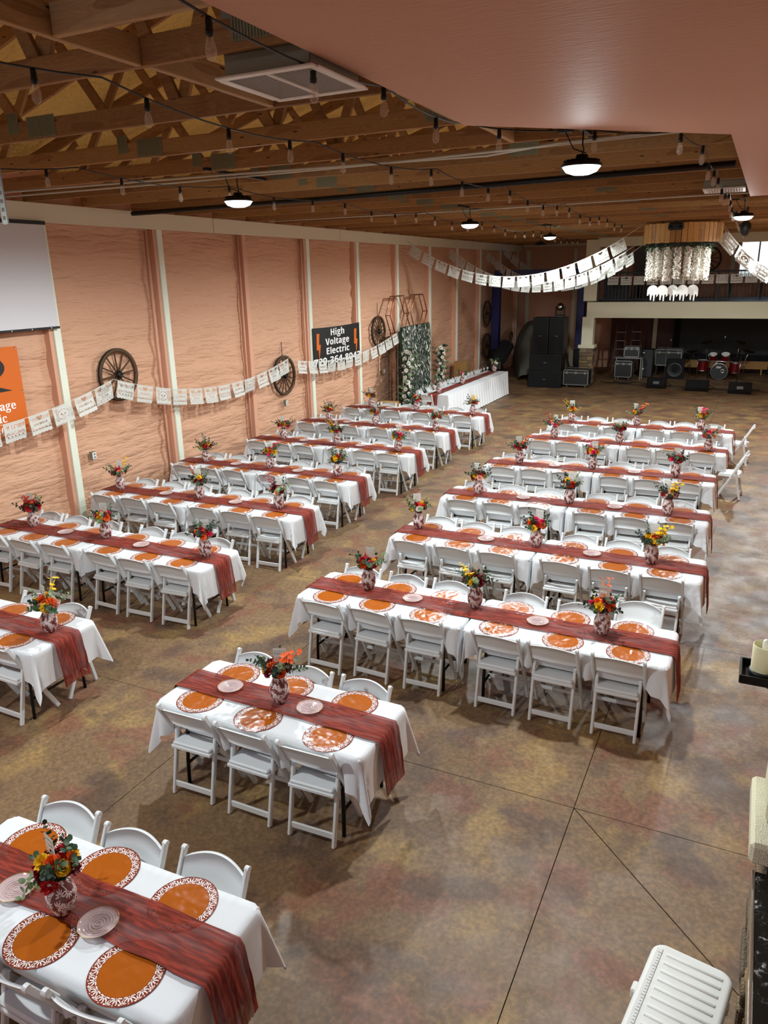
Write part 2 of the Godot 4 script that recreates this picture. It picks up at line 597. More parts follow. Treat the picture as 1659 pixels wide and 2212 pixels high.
	m = mat("dish_glass", Color(0.95, 0.86, 0.85, 0.45), 0.06)
	m.transparency = BaseMaterial3D.TRANSPARENCY_ALPHA
	mat("dish_ring", Color(0.82, 0.70, 0.70), 0.3)
	m = mat("bulb_glass", Color(0.95, 0.93, 0.9, 0.12), 0.02)
	m.transparency = BaseMaterial3D.TRANSPARENCY_ALPHA
	mat("filament", Color(0.75, 0.6, 0.35), 0.4, 0.5)
	for k in 4:
		m = mat("flag%d" % k, Color(1, 1, 1), 0.7)
		m.albedo_texture = flag_texture(k)
		m.transparency = BaseMaterial3D.TRANSPARENCY_ALPHA_SCISSOR
		m.alpha_scissor_threshold = 0.5
		m.backlight_enabled = true
		m.backlight = Color(0.35, 0.35, 0.34)
	mat("string", Color(0.85, 0.85, 0.82), 0.7)
	for c in [["red", Color(0.72, 0.06, 0.09)], ["crimson", Color(0.42, 0.02, 0.06)], ["orange", Color(0.90, 0.36, 0.05)], ["yellow", Color(0.93, 0.74, 0.05)], ["pink", Color(0.87, 0.16, 0.36)], ["blush", Color(0.90, 0.68, 0.62)], ["white", Color(0.90, 0.88, 0.83)], ["peach", Color(0.92, 0.56, 0.30)]]:
		m = mat("petal_" + c[0], c[1], 0.6)
		m.backlight_enabled = true
		m.backlight = c[1] * 0.5
	for c in [["deep", Color(0.10, 0.19, 0.11)], ["mid", Color(0.22, 0.33, 0.20)], ["pale", Color(0.50, 0.58, 0.42)]]:
		m = mat("leaf_" + c[0], c[1], 0.55)
		m.backlight_enabled = true
		m.backlight = c[1] * 0.4
	m = mat("lamp_lens", Color(1, 1, 1), 0.4)
	m.emission_enabled = true
	m.emission = Color(0.96, 1.0, 0.97)
	m.emission_energy_multiplier = 3.0
	mat("orange_vinyl", Color(0.80, 0.38, 0.03), 0.55)
	mat("dull_orange", Color(0.34, 0.15, 0.06), 0.7)
	mat("black_vinyl", Color(0.075, 0.072, 0.07), 0.5)
	mat("print_white", Color(0.92, 0.91, 0.90), 0.6)
	mat("print_black", Color(0.10, 0.09, 0.085), 0.6)
	mat("screen_white", Color(0.80, 0.79, 0.80), 0.8)
	m = mat("wheel_wood", Color(0.30, 0.20, 0.10), 0.7)
	mat("iron", Color(0.09, 0.08, 0.07), 0.5, 0.4)
	mat("blue_paint", Color(0.04, 0.07, 0.30), 0.5)
	m = mat("tarp", Color(0.38, 0.37, 0.33), 0.9)
	triplanar(m, Vector3(0.8, 0.8, 0.8))
	bump(m, rough_noise, 2.0)
	mat("cardboard", Color(0.62, 0.46, 0.26), 0.9)
	mat("paper", Color(0.90, 0.90, 0.88), 0.8)
	mat("copper", Color(0.62, 0.42, 0.30), 0.35, 0.8)
	mat("candle", Color(0.86, 0.84, 0.68), 0.6)
	mat("cooler", Color(0.90, 0.90, 0.88), 0.5)
	m = mat("stage_shade", Color(0.33, 0.16, 0.12), 0.6)  # dark on purpose: shade under the balcony is put into this colour
	mat("drum_red", Color(0.35, 0.02, 0.04), 0.2)
	mat("brass", Color(0.62, 0.52, 0.28), 0.3, 1.0)
	mat("grey_screen", Color(0.20, 0.20, 0.20), 0.9)
	mat("grey_wash", Color(0.42, 0.42, 0.42), 0.6)
	m = mat("window_glass", Color(0.9, 0.95, 0.95, 0.08), 0.02)
	m.transparency = BaseMaterial3D.TRANSPARENCY_ALPHA
	m = mat("clear_glass", Color(0.95, 0.97, 0.97, 0.2), 0.03)
	m.transparency = BaseMaterial3D.TRANSPARENCY_ALPHA

const LAMPS := [[-5.37, 4.74, -7.42], [-1.45, 4.74, -6.75], [-4.76, 4.74, -13.35], [-0.43, 4.74, -14.7], [-4.88, 4.74, -19.55], [-5.2, 4.74, -1.3], [0.75, 4.74, -20.6]]  # the last lamp is unseen, added to brighten the floor before the stage
const LAMP_ENERGY := 18.0

func _ready() -> void:
	# ---- camera, sky, exposure
	var cam := Camera3D.new()
	cam.name = "camera"
	var yaw := -0.456382
	var pitch := -0.305634
	var roll := -0.020504
	var fw := Vector3(sin(yaw) * cos(pitch), sin(pitch), -cos(yaw) * cos(pitch))
	var r := Vector3(cos(yaw), 0, sin(yaw))
	var u := r.cross(fw)
	var r2 := r * cos(roll) + u * sin(roll)
	var u2 := u * cos(roll) - r * sin(roll)
	cam.transform = Transform3D(Basis(r2, u2, -fw), Vector3(0, 3.926, 0))
	cam.fov = rad_to_deg(2 * atan(1106.0 / 1621.77))
	cam.near = 0.05
	cam.far = 200
	add_child(cam)
	var env := Environment.new()
	env.tonemap_mode = Environment.TONE_MAPPER_LINEAR
	env.tonemap_exposure = 0.86
	env.background_mode = Environment.BG_SKY
	var sky := Sky.new()
	var sm := ProceduralSkyMaterial.new()
	sm.sky_top_color = Color(0.58, 0.70, 0.86)
	sm.sky_horizon_color = Color(0.88, 0.90, 0.92)
	sm.ground_bottom_color = Color(0.40, 0.42, 0.38)
	sm.ground_horizon_color = Color(0.62, 0.66, 0.62)
	sm.sky_energy_multiplier = 1.7
	sm.ground_energy_multiplier = 1.2
	sky.sky_material = sm
	env.sky = sky
	env.sdfgi_enabled = true
	env.ssao_enabled = true
	env.ssil_enabled = true
	var we := WorldEnvironment.new()
	we.name = "surroundings"
	we.environment = env
	add_child(we)
	make_materials()
	build_room()
	build_ceiling()
	build_lamps()
	build_balcony()
	build_bar()
	build_meshes()
	build_tables()
	build_wall_things()
	build_stage()
	build_hangings()
	build_light_strings()

func build_room() -> void:
	# ---- floor: sawn slabs over a dark bed
	var fl := thing("floor", "stained and sealed concrete floor with sawn joints", "floor", Vector3.ZERO, 0, "", "structure")
	part(fl, "bed", box(Vector3(14.0, 0.2, 37.5)), M.joint, at(-3, -0.13, -15.6))
	var xs := [-9.9, -7.41, -4.13, -0.85, 2.43, 3.9]
	var zs := [2.7, -1.78, -4.93, -8.08, -11.23, -14.38, -17.53, -20.68, -23.83, -26.98, -30.13, -33.9]
	for i in xs.size() - 1:
		for j in zs.size() - 1:
			var x0: float = xs[i] + 0.003
			var x1: float = xs[i + 1] - 0.003
			var z0: float = zs[j + 1] + 0.003
			var z1: float = zs[j] - 0.003
			if i == 3 and j == 1:
				# one slab is cut across its corner
				var turn := Transform3D(Basis(Vector3(1, 0, 0), Vector3(0, 0, 1), Vector3(0, -1, 0)), Vector3(0, -0.02, 0))
				for poly in [PackedVector2Array([Vector2(x0 + 0.006, z0), Vector2(x1, z0), Vector2(x1, z1), Vector2(x0 + 3.151, z1)]), PackedVector2Array([Vector2(x0, z0 + 0.006), Vector2(x0, z1), Vector2(x0 + 3.14, z1)])]:
					var s := begin()
					extrude(s, poly, 0.04, turn)
					part(fl, "slab", fin(s), M.floor)
				continue
			part(fl, "slab", box(Vector3(x1 - x0, 0.04, z1 - z0)), M.floor, at((x0 + x1) / 2, -0.02, (z0 + z1) / 2))
	# ---- left wall: foam between posts
	var wl := thing("wall_left", "peach painted spray foam wall between posts", "wall", Vector3.ZERO, 0, "", "structure")
	part(wl, "backing", box(Vector3(0.2, 6.2, 37.0)), M.flat_peach, at(-9.86, 3.0, -15.6))
	var n := FastNoiseLite.new()
	n.seed = 5
	n.frequency = 1.0
	n.fractal_octaves = 4
	var rdg := FastNoiseLite.new()
	rdg.seed = 9
	rdg.frequency = 0.8
	rdg.fractal_type = FastNoiseLite.FRACTAL_RIDGED
	rdg.fractal_octaves = 3
	var pz := []
	for k in 15: pz.append(2.5 - 0.98 - 2.44 * k + 0.0)
	pz = []
	for k in range(-4, 11): pz.append(-8.26 - 2.44 * k)
	for k in pz.size() - 1:
		var s := begin(true)
		var za: float = pz[k]
		var zb: float = pz[k + 1]
		var fine := k >= 2
		sheet(s, 44 if fine else 6, 70 if fine else 8, func(a: float, b: float) -> Vector3:
			var z := lerpf(za, zb, a)
			var y := lerpf(0, 5.0, b)
			var rim: float = minf(minf(a, 1 - a) * 16.0, 1.0)
			var d := n.get_noise_2d(z * 0.5, y * 2.4) * 0.045 + maxf(0.0, rdg.get_noise_2d(z * 0.35, y * 1.7)) * 0.03
			return Vector3(-9.60 + d * rim - 0.02 * (1.0 - rim), y, z))
		part(wl, "foam_panel", fin(s), M.foam_wall)
	var posts := thing("trim_1", "upright wall posts between the foam panels", "trim", Vector3.ZERO, 0, "", "structure")
	var pm := box(Vector3(0.20, 4.8, 0.13), 0.006, Vector3(0, 2.4, 0))
	for k in pz.size():
		var bare: bool = k == 6
		part(posts, "post", pm, M.flat_peach if bare else M.post_white, at(-9.545, 0, pz[k]))
		if not bare:
			part(posts, "reveal", box(Vector3(0.15, 4.8, 0.07), 0.004, Vector3(0, 2.4, 0)), M.flat_peach, at(-9.55, 0, pz[k] + 0.10))
	var plate := thing("trim_2", "cream boards along the top of the left wall", "trim", Vector3.ZERO, 0, "", "structure")
	for k in 8:
		var len := 4.86 if k < 7 else 2.9
		part(plate, "board", box(Vector3(0.05, 0.26, len), 0.004), M.cream_board, at(-9.415, 4.87, 2.5 - 1.0 - 4.88 * k - len / 2 + 1.0))
	# conduits on the wall
	for c in [[-10.42, 0.03, "second white post"], [-15.35, 0.025, "post holding the black banner"], [-13.0, 0.02, "bare peach post"]]:
		var s := begin(true)
		tube(s, [Vector3(-9.5, 0.3, c[0]), Vector3(-9.5, 4.72, c[0])], c[1], 8)
		solid("conduit", "thin conduit pipe running up the peach wall beside " + c[2], "pipe", fin(s), M.flat_peach, Transform3D(), "conduits on the wall")
	# ---- back wall with the loft window
	var wb := thing("wall_back", "peach back wall behind balcony and stage", "wall", Vector3.ZERO, 0, "", "structure")
	var wx0 := -0.95
	var wx1 := 1.6
	var wy0 := 3.55
	var wy1 := 4.93
	part(wb, "panel", box(Vector3(wx0 + 9.9, 6.2, 0.2)), M.flat_peach, at((wx0 - 9.9) / 2, 3, -33.35))
	part(wb, "panel", box(Vector3(3.9 - wx1, 6.2, 0.2)), M.flat_peach, at((wx1 + 3.9) / 2, 3, -33.35))
	part(wb, "panel", box(Vector3(wx1 - wx0, wy0 + 0.1, 0.2)), M.flat_peach, at((wx0 + wx1) / 2, (wy0 - 0.1) / 2, -33.35))
	part(wb, "panel", box(Vector3(wx1 - wx0, 6.1 - wy1, 0.2)), M.flat_peach, at((wx0 + wx1) / 2, (wy1 + 6.1) / 2, -33.35))
	for k in 5:
		part(wb, "post", box(Vector3(0.16, 4.8, 0.12), 0.005), M.cream_board, at(-9.2 + 0.05 + k * 2.0 + (0.0 if k else 0.0), 2.4, -33.2))
	part(wb, "top_board", box(Vector3(12.9, 0.26, 0.05)), M.cream_board, at(-3, 4.87 + 0.2, -33.16))
	var win := thing("window_1", "bright loft window with white frame", "window", Vector3.ZERO, 0, "", "structure")
	for f in [[(wx0 + wx1) / 2, wy0 + 0.03, wx1 - wx0, 0.06], [(wx0 + wx1) / 2, wy1 - 0.03, wx1 - wx0, 0.06], [wx0 + 0.03, (wy0 + wy1) / 2, 0.06, wy1 - wy0 - 0.12], [-0.28, (wy0 + wy1) / 2, 0.06, wy1 - wy0 - 0.12], [wx1 - 0.03, (wy0 + wy1) / 2, 0.06, wy1 - wy0 - 0.12]]:
		part(win, "frame", box(Vector3(f[2], f[3], 0.1), 0.006), M.grille_white, at(f[0], f[1], -33.3))
	part(win, "pane", box(Vector3(-0.28 - wx0 - 0.09, wy1 - wy0 - 0.12, 0.006)), M.window_glass, at((wx0 - 0.28) / 2, (wy0 + wy1) / 2, -33.3))
	part(win, "pane", box(Vector3(wx1 + 0.28 - 0.09, wy1 - wy0 - 0.12, 0.006)), M.window_glass, at((wx1 - 0.28) / 2, (wy0 + wy1) / 2, -33.3))
	# ---- right wall and the wall behind the loft, with windows that let the day in
	var wr := thing("wall_right", "peach right wall of the hall", "wall", Vector3.ZERO, 0, "", "structure")
	part(wr, "panel", box(Vector3(0.2, 6.2, 37.0)), M.flat_peach, at(3.6, 3, -15.6))
	var wf := thing("wall_front", "peach wall behind the loft with two wide windows", "wall", Vector3.ZERO, 0, "", "structure")
	part(wf, "panel", box(Vector3(13.4, 2.5, 0.2)), M.flat_peach, at(-3, 1.2, 2.6))
	part(wf, "panel", box(Vector3(13.4, 2.0, 0.2)), M.flat_peach, at(-3, 5.2, 2.6))
	for a in [[-9.7, -7.6], [-4.4, -3.0], [0.2, 3.7]]:
		part(wf, "panel", box(Vector3(a[1] - a[0], 1.75, 0.2)), M.flat_peach, at((a[0] + a[1]) / 2, 3.325, 2.6))
	for a in [["window_2", -7.6, -4.4], ["window_3", -3.0, 0.2]]:
		var w := thing(a[0], "wide window behind the loft", "window", Vector3.ZERO, 0, "", "structure")
		part(w, "pane", box(Vector3(a[2] - a[1], 1.75, 0.006)), M.window_glass, at((a[1] + a[2]) / 2, 3.325, 2.6))

func roof_y(x: float) -> float:
	return 5.45 + 0.30 * (6.45 - absf(x + 3.0))

func build_ceiling() -> void:
	var ce := thing("ceiling", "yellow spray foam under the roof", "ceiling", Vector3.ZERO, 0, "", "structure")
	var n := FastNoiseLite.new()
	n.seed = 15
	n.frequency = 0.9
	n.fractal_octaves = 4
	for side in [-1.0, 1.0]:
		var s := begin(true)
		sheet(s, 40, 110, func(a: float, b: float) -> Vector3:
			var x: float = -3.0 + side * a * 6.9
			var z := lerpf(2.8, -33.6, b)
			return Vector3(x, roof_y(x) + 0.16 + n.get_noise_2d(x * 1.5, z * 1.2) * 0.10, z))
		part(ce, "foam", fin(s), M.foam_roof)
		var sl := atan(0.30)
		part(ce, "roof_deck", box(Vector3(7.4, 0.15, 37.4)), M.foam_roof, Transform3D(Basis(Vector3(0, 0, 1), -side * sl), Vector3(-3.0 + side * 3.45, roof_y(-3.0 + side * 3.45) + 0.42, -15.6)))
	# ---- trusses
	var zs := [0.1, -1.1, -2.3, -3.51, -4.71, -5.90, -6.97]
	while zs[-1] > -32.0: zs.append(zs[-1] - 1.05)
	var chord := box(Vector3(12.9, 0.14, 0.04), 0.004)
	var topc := {}
	for side in [-1, 1]:
		var s := begin()
		bar(s, Vector3(side * 6.45, roof_y(3.45) - 0.02 - 5.0, 0), Vector3(0, roof_y(-3.0) - 0.02 - 5.0, 0), 0.04, 0.14, Vector3.BACK, 0.003)
		topc[side] = fin(s)
	var nodes_b := [-9.3, -7.3, -5.5, -3.9, -2.1, -0.5, 1.3, 3.3]
	var nodes_t := [-8.4, -6.4, -4.7, -3.0, -1.3, 0.4, 2.4]
	var webs := []
	for k in 7:
		for e in [nodes_b[k], nodes_b[k + 1]]:
			var s := begin()
			bar(s, Vector3(e + 3.0, 0.1, 0), Vector3(nodes_t[k] + 3.0, roof_y(nodes_t[k]) - 5.1, 0), 0.036, 0.09, Vector3.BACK, 0.003)
			webs.append(fin(s))
	var plates := []
	for sz in [Vector2(0.30, 0.15), Vector2(0.12, 0.15)]:
		var s := begin()
		bx(s, Vector3.ZERO, Vector3(sz.x, sz.y, 0.004))
		var k := int(sz.x / 0.018)
		for i in k: bx(s, Vector3(-sz.x / 2 + 0.012 + i * 0.018, 0, 0.004), Vector3(0.007, sz.y - 0.01, 0.006))
		plates.append(fin(s))
	for i in zs.size():
		var t := thing("roof_truss", "wooden roof truss with flat bottom beam and diagonal webs", "truss", Vector3(-3.0, 5.0, zs[i]), 0, "roof trusses across the hall", "structure")
		var lm: Material = M["lumber%d" % (i * 2 % 3)]
		part(t, "bottom_chord", chord, lm, at(0, 0.07, 0))
		for side in [-1, 1]: part(t, "top_chord", topc[side], lm)
		for k in webs.size():
			if k < 11 and k % 3 != 1: part(t, "web", webs[k], M["lumber%d" % ((i + k) % 3)], at(0, 0, -0.045 if k % 2 else -0.0801))
		var dx: float = 0.012 * i
		part(t, "nail_plate", plates[0], M.plate_metal, at(-2.26 + dx, 0.085, 0.023))
		part(t, "nail_plate", plates[1], M.plate_metal, at(-2.52, 0.13, 0.023))
		if i % 2 == 1: part(t, "nail_plate", plates[0], M.plate_metal, at(0.62 + dx, 0.11, 0.023))
		if i % 3 == 1: part(t, "nail_plate", plates[1], M.plate_metal, at(-4.3, 0.13, 0.023))
	# ---- blocking between trusses
	for b in [[-3.1, -2.26, -3.49, "meeting the grained header"], [-3.07, -3.53, -4.69, "beside the air return"], [-3.1, -1.14, -2.28, "nearest the loft wall"], [-2.18, -4.73, -5.88, "along the pink soffit edge, nearer air return"], [-2.1, -5.92, -6.95, "along the pink soffit edge, nearer its corner"]]:
		var len: float = b[1] - b[2]
		solid("ceiling_blocking", "pale blocking board between roof trusses, " + b[3], "board", box(Vector3(len, 0.138, 0.04), 0.004), M.lumber3, Transform3D(Basis(Vector3.UP, PI / 2), Vector3(b[0], 5.07, (b[1] + b[2]) / 2)), "blocking between trusses")
	solid("ceiling_header", "pale wooden header board with oval grain between blocking", "board", box(Vector3(1.0, 0.138, 0.04), 0.004), M.lumber3, at(-2.57, 5.07, -2.92), "")
	# ---- pink soffit
	var so := begin()
	extrude(so, PackedVector2Array([Vector2(-2.08, 2.5), Vector2(-2.08, -5.71), Vector2(-0.37, -7.23), Vector2(-0.33, -13.4), Vector2(3.5, -13.4), Vector2(3.5, 2.5)]), 0.05, Transform3D(Basis(Vector3(1, 0, 0), Vector3(0, 0, 1), Vector3(0, -1, 0)), Vector3(0, 4.975, 0)))
	solid("soffit_panel", "smooth pink painted soffit panel hung under the trusses", "panel", fin(so), M.soffit, Transform3D(), "", "structure")
	# ---- air grilles
	var v := thing("air_return", "metal duct box with white slatted return air grille", "vent", Vector3(-2.36, 4.9, -3.83))
	var duct := begin()
	for sd in [[Vector3(-0.25, 0.2, 0), Vector3(0.01, 0.4, 0.5)], [Vector3(0.25, 0.2, 0), Vector3(0.01, 0.4, 0.5)], [Vector3(0, 0.2, -0.25), Vector3(0.5, 0.4, 0.01)], [Vector3(0, 0.2, 0.25), Vector3(0.5, 0.4, 0.01)], [Vector3(0, 0.4, 0), Vector3(0.5, 0.01, 0.5)]]: bx(duct, sd[0], sd[1])
	part(v, "duct", fin(duct), M.galvanised)
	part(v, "filter", box(Vector3(0.49, 0.02, 0.49)), M.grey_wash, at(0, 0.33, 0))
	for f in [[Vector3(0, 0, -0.275), Vector3(0.58, 0.012, 0.05)], [Vector3(0, 0, 0.275), Vector3(0.58, 0.012, 0.05)], [Vector3(-0.275, 0, 0), Vector3(0.05, 0.012, 0.5)], [Vector3(0.275, 0, 0), Vector3(0.05, 0.012, 0.5)], [Vector3(0, 0, 0), Vector3(0.022, 0.012, 0.5)]]:
		part(v, "frame", box(f[1], 0.003), M.grille_white, at(f[0].x, f[0].y, f[0].z))
	var slat := begin()
	bx(slat, Vector3.ZERO, Vector3(0.236, 0.0008, 0.0105), 0, Transform3D(Basis(Vector3.RIGHT, 0.15), Vector3.ZERO))
	var slat_m := fin(slat)
	for k in 30:
		for sx in [-0.13, 0.13]: part(v, "slat", slat_m, M.grille_white, at(sx, 0.002, -0.242 + k * 0.0167))
	var v2 := thing("ceiling_vent", "long white slotted ceiling vent under the wood beams", "vent", Vector3(-0.64, 4.955, -12.3), 0.02)
	for f in [[0.0, -0.275, 0.54, 0.05], [0.0, 0.275, 0.54, 0.05], [-0.25, 0.0, 0.04, 0.5], [0.25, 0.0, 0.04, 0.5], [0.0, 0.0, 0.46, 0.03]]:
		part(v2, "frame", box(Vector3(f[2], 0.02, f[3]), 0.003), M.grille_white, at(f[0], 0.01, f[1]))
	for k in 13: part(v2, "slat", box(Vector3(0.016, 0.014, 0.5)), M.grille_white, at(-0.21 + k * 0.035, 0.01, 0))
	for f in [[0.0, -0.26, 0.52, 0.01], [0.0, 0.26, 0.52, 0.01], [-0.26, 0.0, 0.01, 0.5], [0.26, 0.0, 0.01, 0.5]]:
		part(v2, "duct", box(Vector3(f[2], 0.35, f[3])), M.galvanised, at(f[0], 0.2, f[1]))
	part(v2, "duct", box(Vector3(0.52, 0.01, 0.52)), M.galvanised, at(0, 0.38, 0))
	# ---- pipes and cables under the beams
	var pipe := begin(true)
	tube(pipe, [Vector3(-9.3, 4.95, -9.95), Vector3(-5.5, 4.95, -9.75), Vector3(-0.4, 4.95, -9.2)], 0.035, 8)
	solid("gas_pipe", "black pipe running under the wood beams", "pipe", fin(pipe), M.black_metal)
	var ways := ["nearest the loft", "just behind the first", "beyond the black pipe"]
	var nth := 0
	for c in [[[-9.3, -6.9], [-5.55, -7.15], [-3.86, -7.29], [-2.5, -7.45], [-1.75, -7.1], [-0.45, -6.95]], [[-9.2, -7.3], [-6.0, -7.4], [-3.8, -7.36], [-1.9, -7.2], [-0.4, -7.05]], [[-9.0, -13.4], [-5.0, -13.5], [-1.0, -13.2], [-0.3, -13.2]]]:
		var pts := []
		for q in c: pts.append(Vector3(q[0], 4.985, q[1]))
		var s := begin(true)
		tube(s, pts, 0.012, 6)
		nth += 1
		solid("ceiling_cable", "thin white cable under the wood beams, " + ways[nth - 1], "cable", fin(s), M.cable_white, Transform3D(), "white cables under the beams")
	# black looped cable and slotted steel angle near the loft
	var loop := begin(true)
	var lp := []
	for k in 13:
		var a := PI * k / 12.0
		lp.append(Vector3(-2.92 - 0.13 * cos(a), 5.17 - 0.10 * sin(a), -2.62))
	tube(loop, lp, 0.009, 8)
	solid("cable_loop", "thick black cable hanging in a loop between beams", "cable", fin(loop), M.cable_black)
	var an := thing("slotted_angle", "punched steel angle bar hanging from a beam", "bracket", Vector3(-4.22, 4.30, -3.42))
	var ab := begin()
	for sx in [-0.018, 0.018]: bx(ab, Vector3(sx, 0.36, 0), Vector3(0.011, 0.78, 0.004))
	for k in 17: bx(ab, Vector3(0, -0.02 + k * 0.0475, 0), Vector3(0.027, 0.026, 0.004))
	bx(ab, Vector3(-0.022, 0.36, -0.02), Vector3(0.004, 0.78, 0.045))
	part(an, "bar", fin(ab), M.steel)
	part(an, "cross_bar", box(Vector3(0.30, 0.045, 0.004)), M.steel, at(-0.14, 0.72, 0.004))
	var pv := begin(true)
	tube(pv, [Vector3(-4.6, 5.24, -3.05), Vector3(-3.02, 5.24, -3.05)], 0.022, 10)
	solid("vent_pipe", "white plastic pipe lying along the beams", "pipe", fin(pv), M.cable_white)

func build_lamps() -> void:
	var names := ["over the wall-side rows near the wagon wheel", "beside the pink soffit panel", "over the aisle before the bunting", "beyond the end of the pink soffit", "near the stacked loudspeakers", "over the short tables by the loft", "beside the wooden drum, added to brighten the stage end"]
	var bright := [1.0, 1.0, 1.0, 1.05, 1.35, 0.9, 1.6]
	for k in LAMPS.size():
		var p := Vector3(LAMPS[k][0], LAMPS[k][1], LAMPS[k][2])
		var t := thing("high_bay_lamp", "round lit high bay lamp hanging " + names[k], "lamp", p, 0, "high bay lamps")
		part(t, "housing", turned([Vector2(0.001, 0.09), Vector2(0.045, 0.09), Vector2(0.06, 0.045), Vector2(0.14, 0.03), Vector2(0.168, 0.012), Vector2(0.168, 0.0), Vector2(0.13, -0.004)], 28), M.black_metal)
		var fins := begin()
		for i in 16:
			var a := TAU * i / 16
			bar(fins, Vector3(cos(a) * 0.065, 0.045, sin(a) * 0.065), Vector3(cos(a) * 0.145, 0.036, sin(a) * 0.145), 0.005, 0.024, Vector3(-sin(a), 0, cos(a)))
		part(t, "cooling_fins", fin(fins), M.black_metal)
		part(t, "lamp_lens", turned([Vector2(0.001, -0.065), Vector2(0.07, -0.06), Vector2(0.125, -0.04), Vector2(0.155, -0.001)], 28), M.lamp_lens)
		var hk := begin(true)
		tube(hk, [Vector3(0, 0.09, 0), Vector3(0.012, 0.13, 0), Vector3(0, 0.16, 0), Vector3(0, 0.27, 0)], 0.006, 6)
		part(t, "hook", fin(hk), M.black_metal)
		var cd := begin(true)
		tube(cd, [Vector3(0.03, 0.10, 0), Vector3(-0.06, 0.13, 0.05), Vector3(-0.10, 0.2, 0.05), Vector3(-0.14, 0.27, 0.02)], 0.005, 6)
		part(t, "power_cord", fin(cd), M.cable_black)
		part(t, "ceiling_socket", box(Vector3(0.12, 0.03, 0.08), 0.005), M.black_plastic, at(-0.14, 0.275, 0.02))
		part(t, "mounting_bar", box(Vector3(0.05, 0.03, 1.1), 0.004), M.black_metal, at(0, 0.276, 0))
		# most of the light leaves downward; a little leaks sideways through the dome
		var side := OmniLight3D.new()
		side.name = "dome_light"
		t.add_child(side)
		side.position = Vector3(0, -0.045, 0)
		side.omni_range = 60
		side.omni_attenuation = 2
		side.light_size = 0.06
		side.light_energy = LAMP_ENERGY * bright[k] * 0.035
		side.light_color = Color(0.95, 0.99, 1.0)
		side.shadow_enabled = true
		var l := SpotLight3D.new()
		l.name = "high_bay_light"
		t.add_child(l)
		l.position = Vector3(0, -0.045, 0)
		l.rotation = Vector3(-PI / 2, 0, 0)
		l.spot_angle = 89
		l.spot_angle_attenuation = 0.4
		l.spot_range = 60
		l.spot_attenuation = 2
		l.light_size = 0.10
		l.light_energy = LAMP_ENERGY * bright[k]
		l.light_color = Color(0.95, 0.99, 1.0)
		l.shadow_enabled = true
	# an unlit lamp of the same kind, farther back
	var t2 := thing("unlit_lamp", "small unlit black dome lamp near the back corner", "lamp", Vector3(-6.35, 4.72, -24.3))
	part(t2, "dome", turned([Vector2(0.001, 0.12), Vector2(0.05, 0.11), Vector2(0.16, 0.03), Vector2(0.19, 0.0), Vector2(0.18, 0.0), Vector2(0.04, 0.08)], 24), M.black_metal)
	part(t2, "stem", turned([Vector2(0.008, 0.11), Vector2(0.008, 0.29)], 8), M.black_metal)

# rows of ledge stones on an upright face: o corner at floor level, along and out unit vectors
func stones(parent: Node, o: Vector3, along: Vector3, out: Vector3, width: float, height: float, row_h: float, sd: int) -> void:
	var rn := RandomNumberGenerator.new()
	rn.seed = sd
	var y := 0.0
	while y < height - 0.03:
		var h := minf(row_h * rn.randf_range(0.75, 1.25), height - y)
		if height - y - h < 0.05: h = height - y
		var x := 0.0
		while x < width - 0.01:
			var w := minf(rn.randf_range(1.5, 3.6) * row_h, width - x)
			if width - x - w < 0.06: w = width - x
			var dpt := rn.randf_range(0.03, 0.065)
			var s := begin()
			var sh := Vector3(w - 0.012, h - 0.012, dpt)
			bx(s, Vector3.ZERO, sh, 0.012, Transform3D(Basis(along, Vector3.UP, along.cross(Vector3.UP)), Vector3.ZERO))
			part(parent, "stone", fin(s), M["stone%d" % rn.randi_range(0, 3)], Transform3D(Basis(Vector3.UP, rn.randf_range(-0.02, 0.02)), o + along * (x + w / 2) + Vector3.UP * (y + h / 2) + out * (dpt / 2 - 0.005)))
			x += w
		y += h

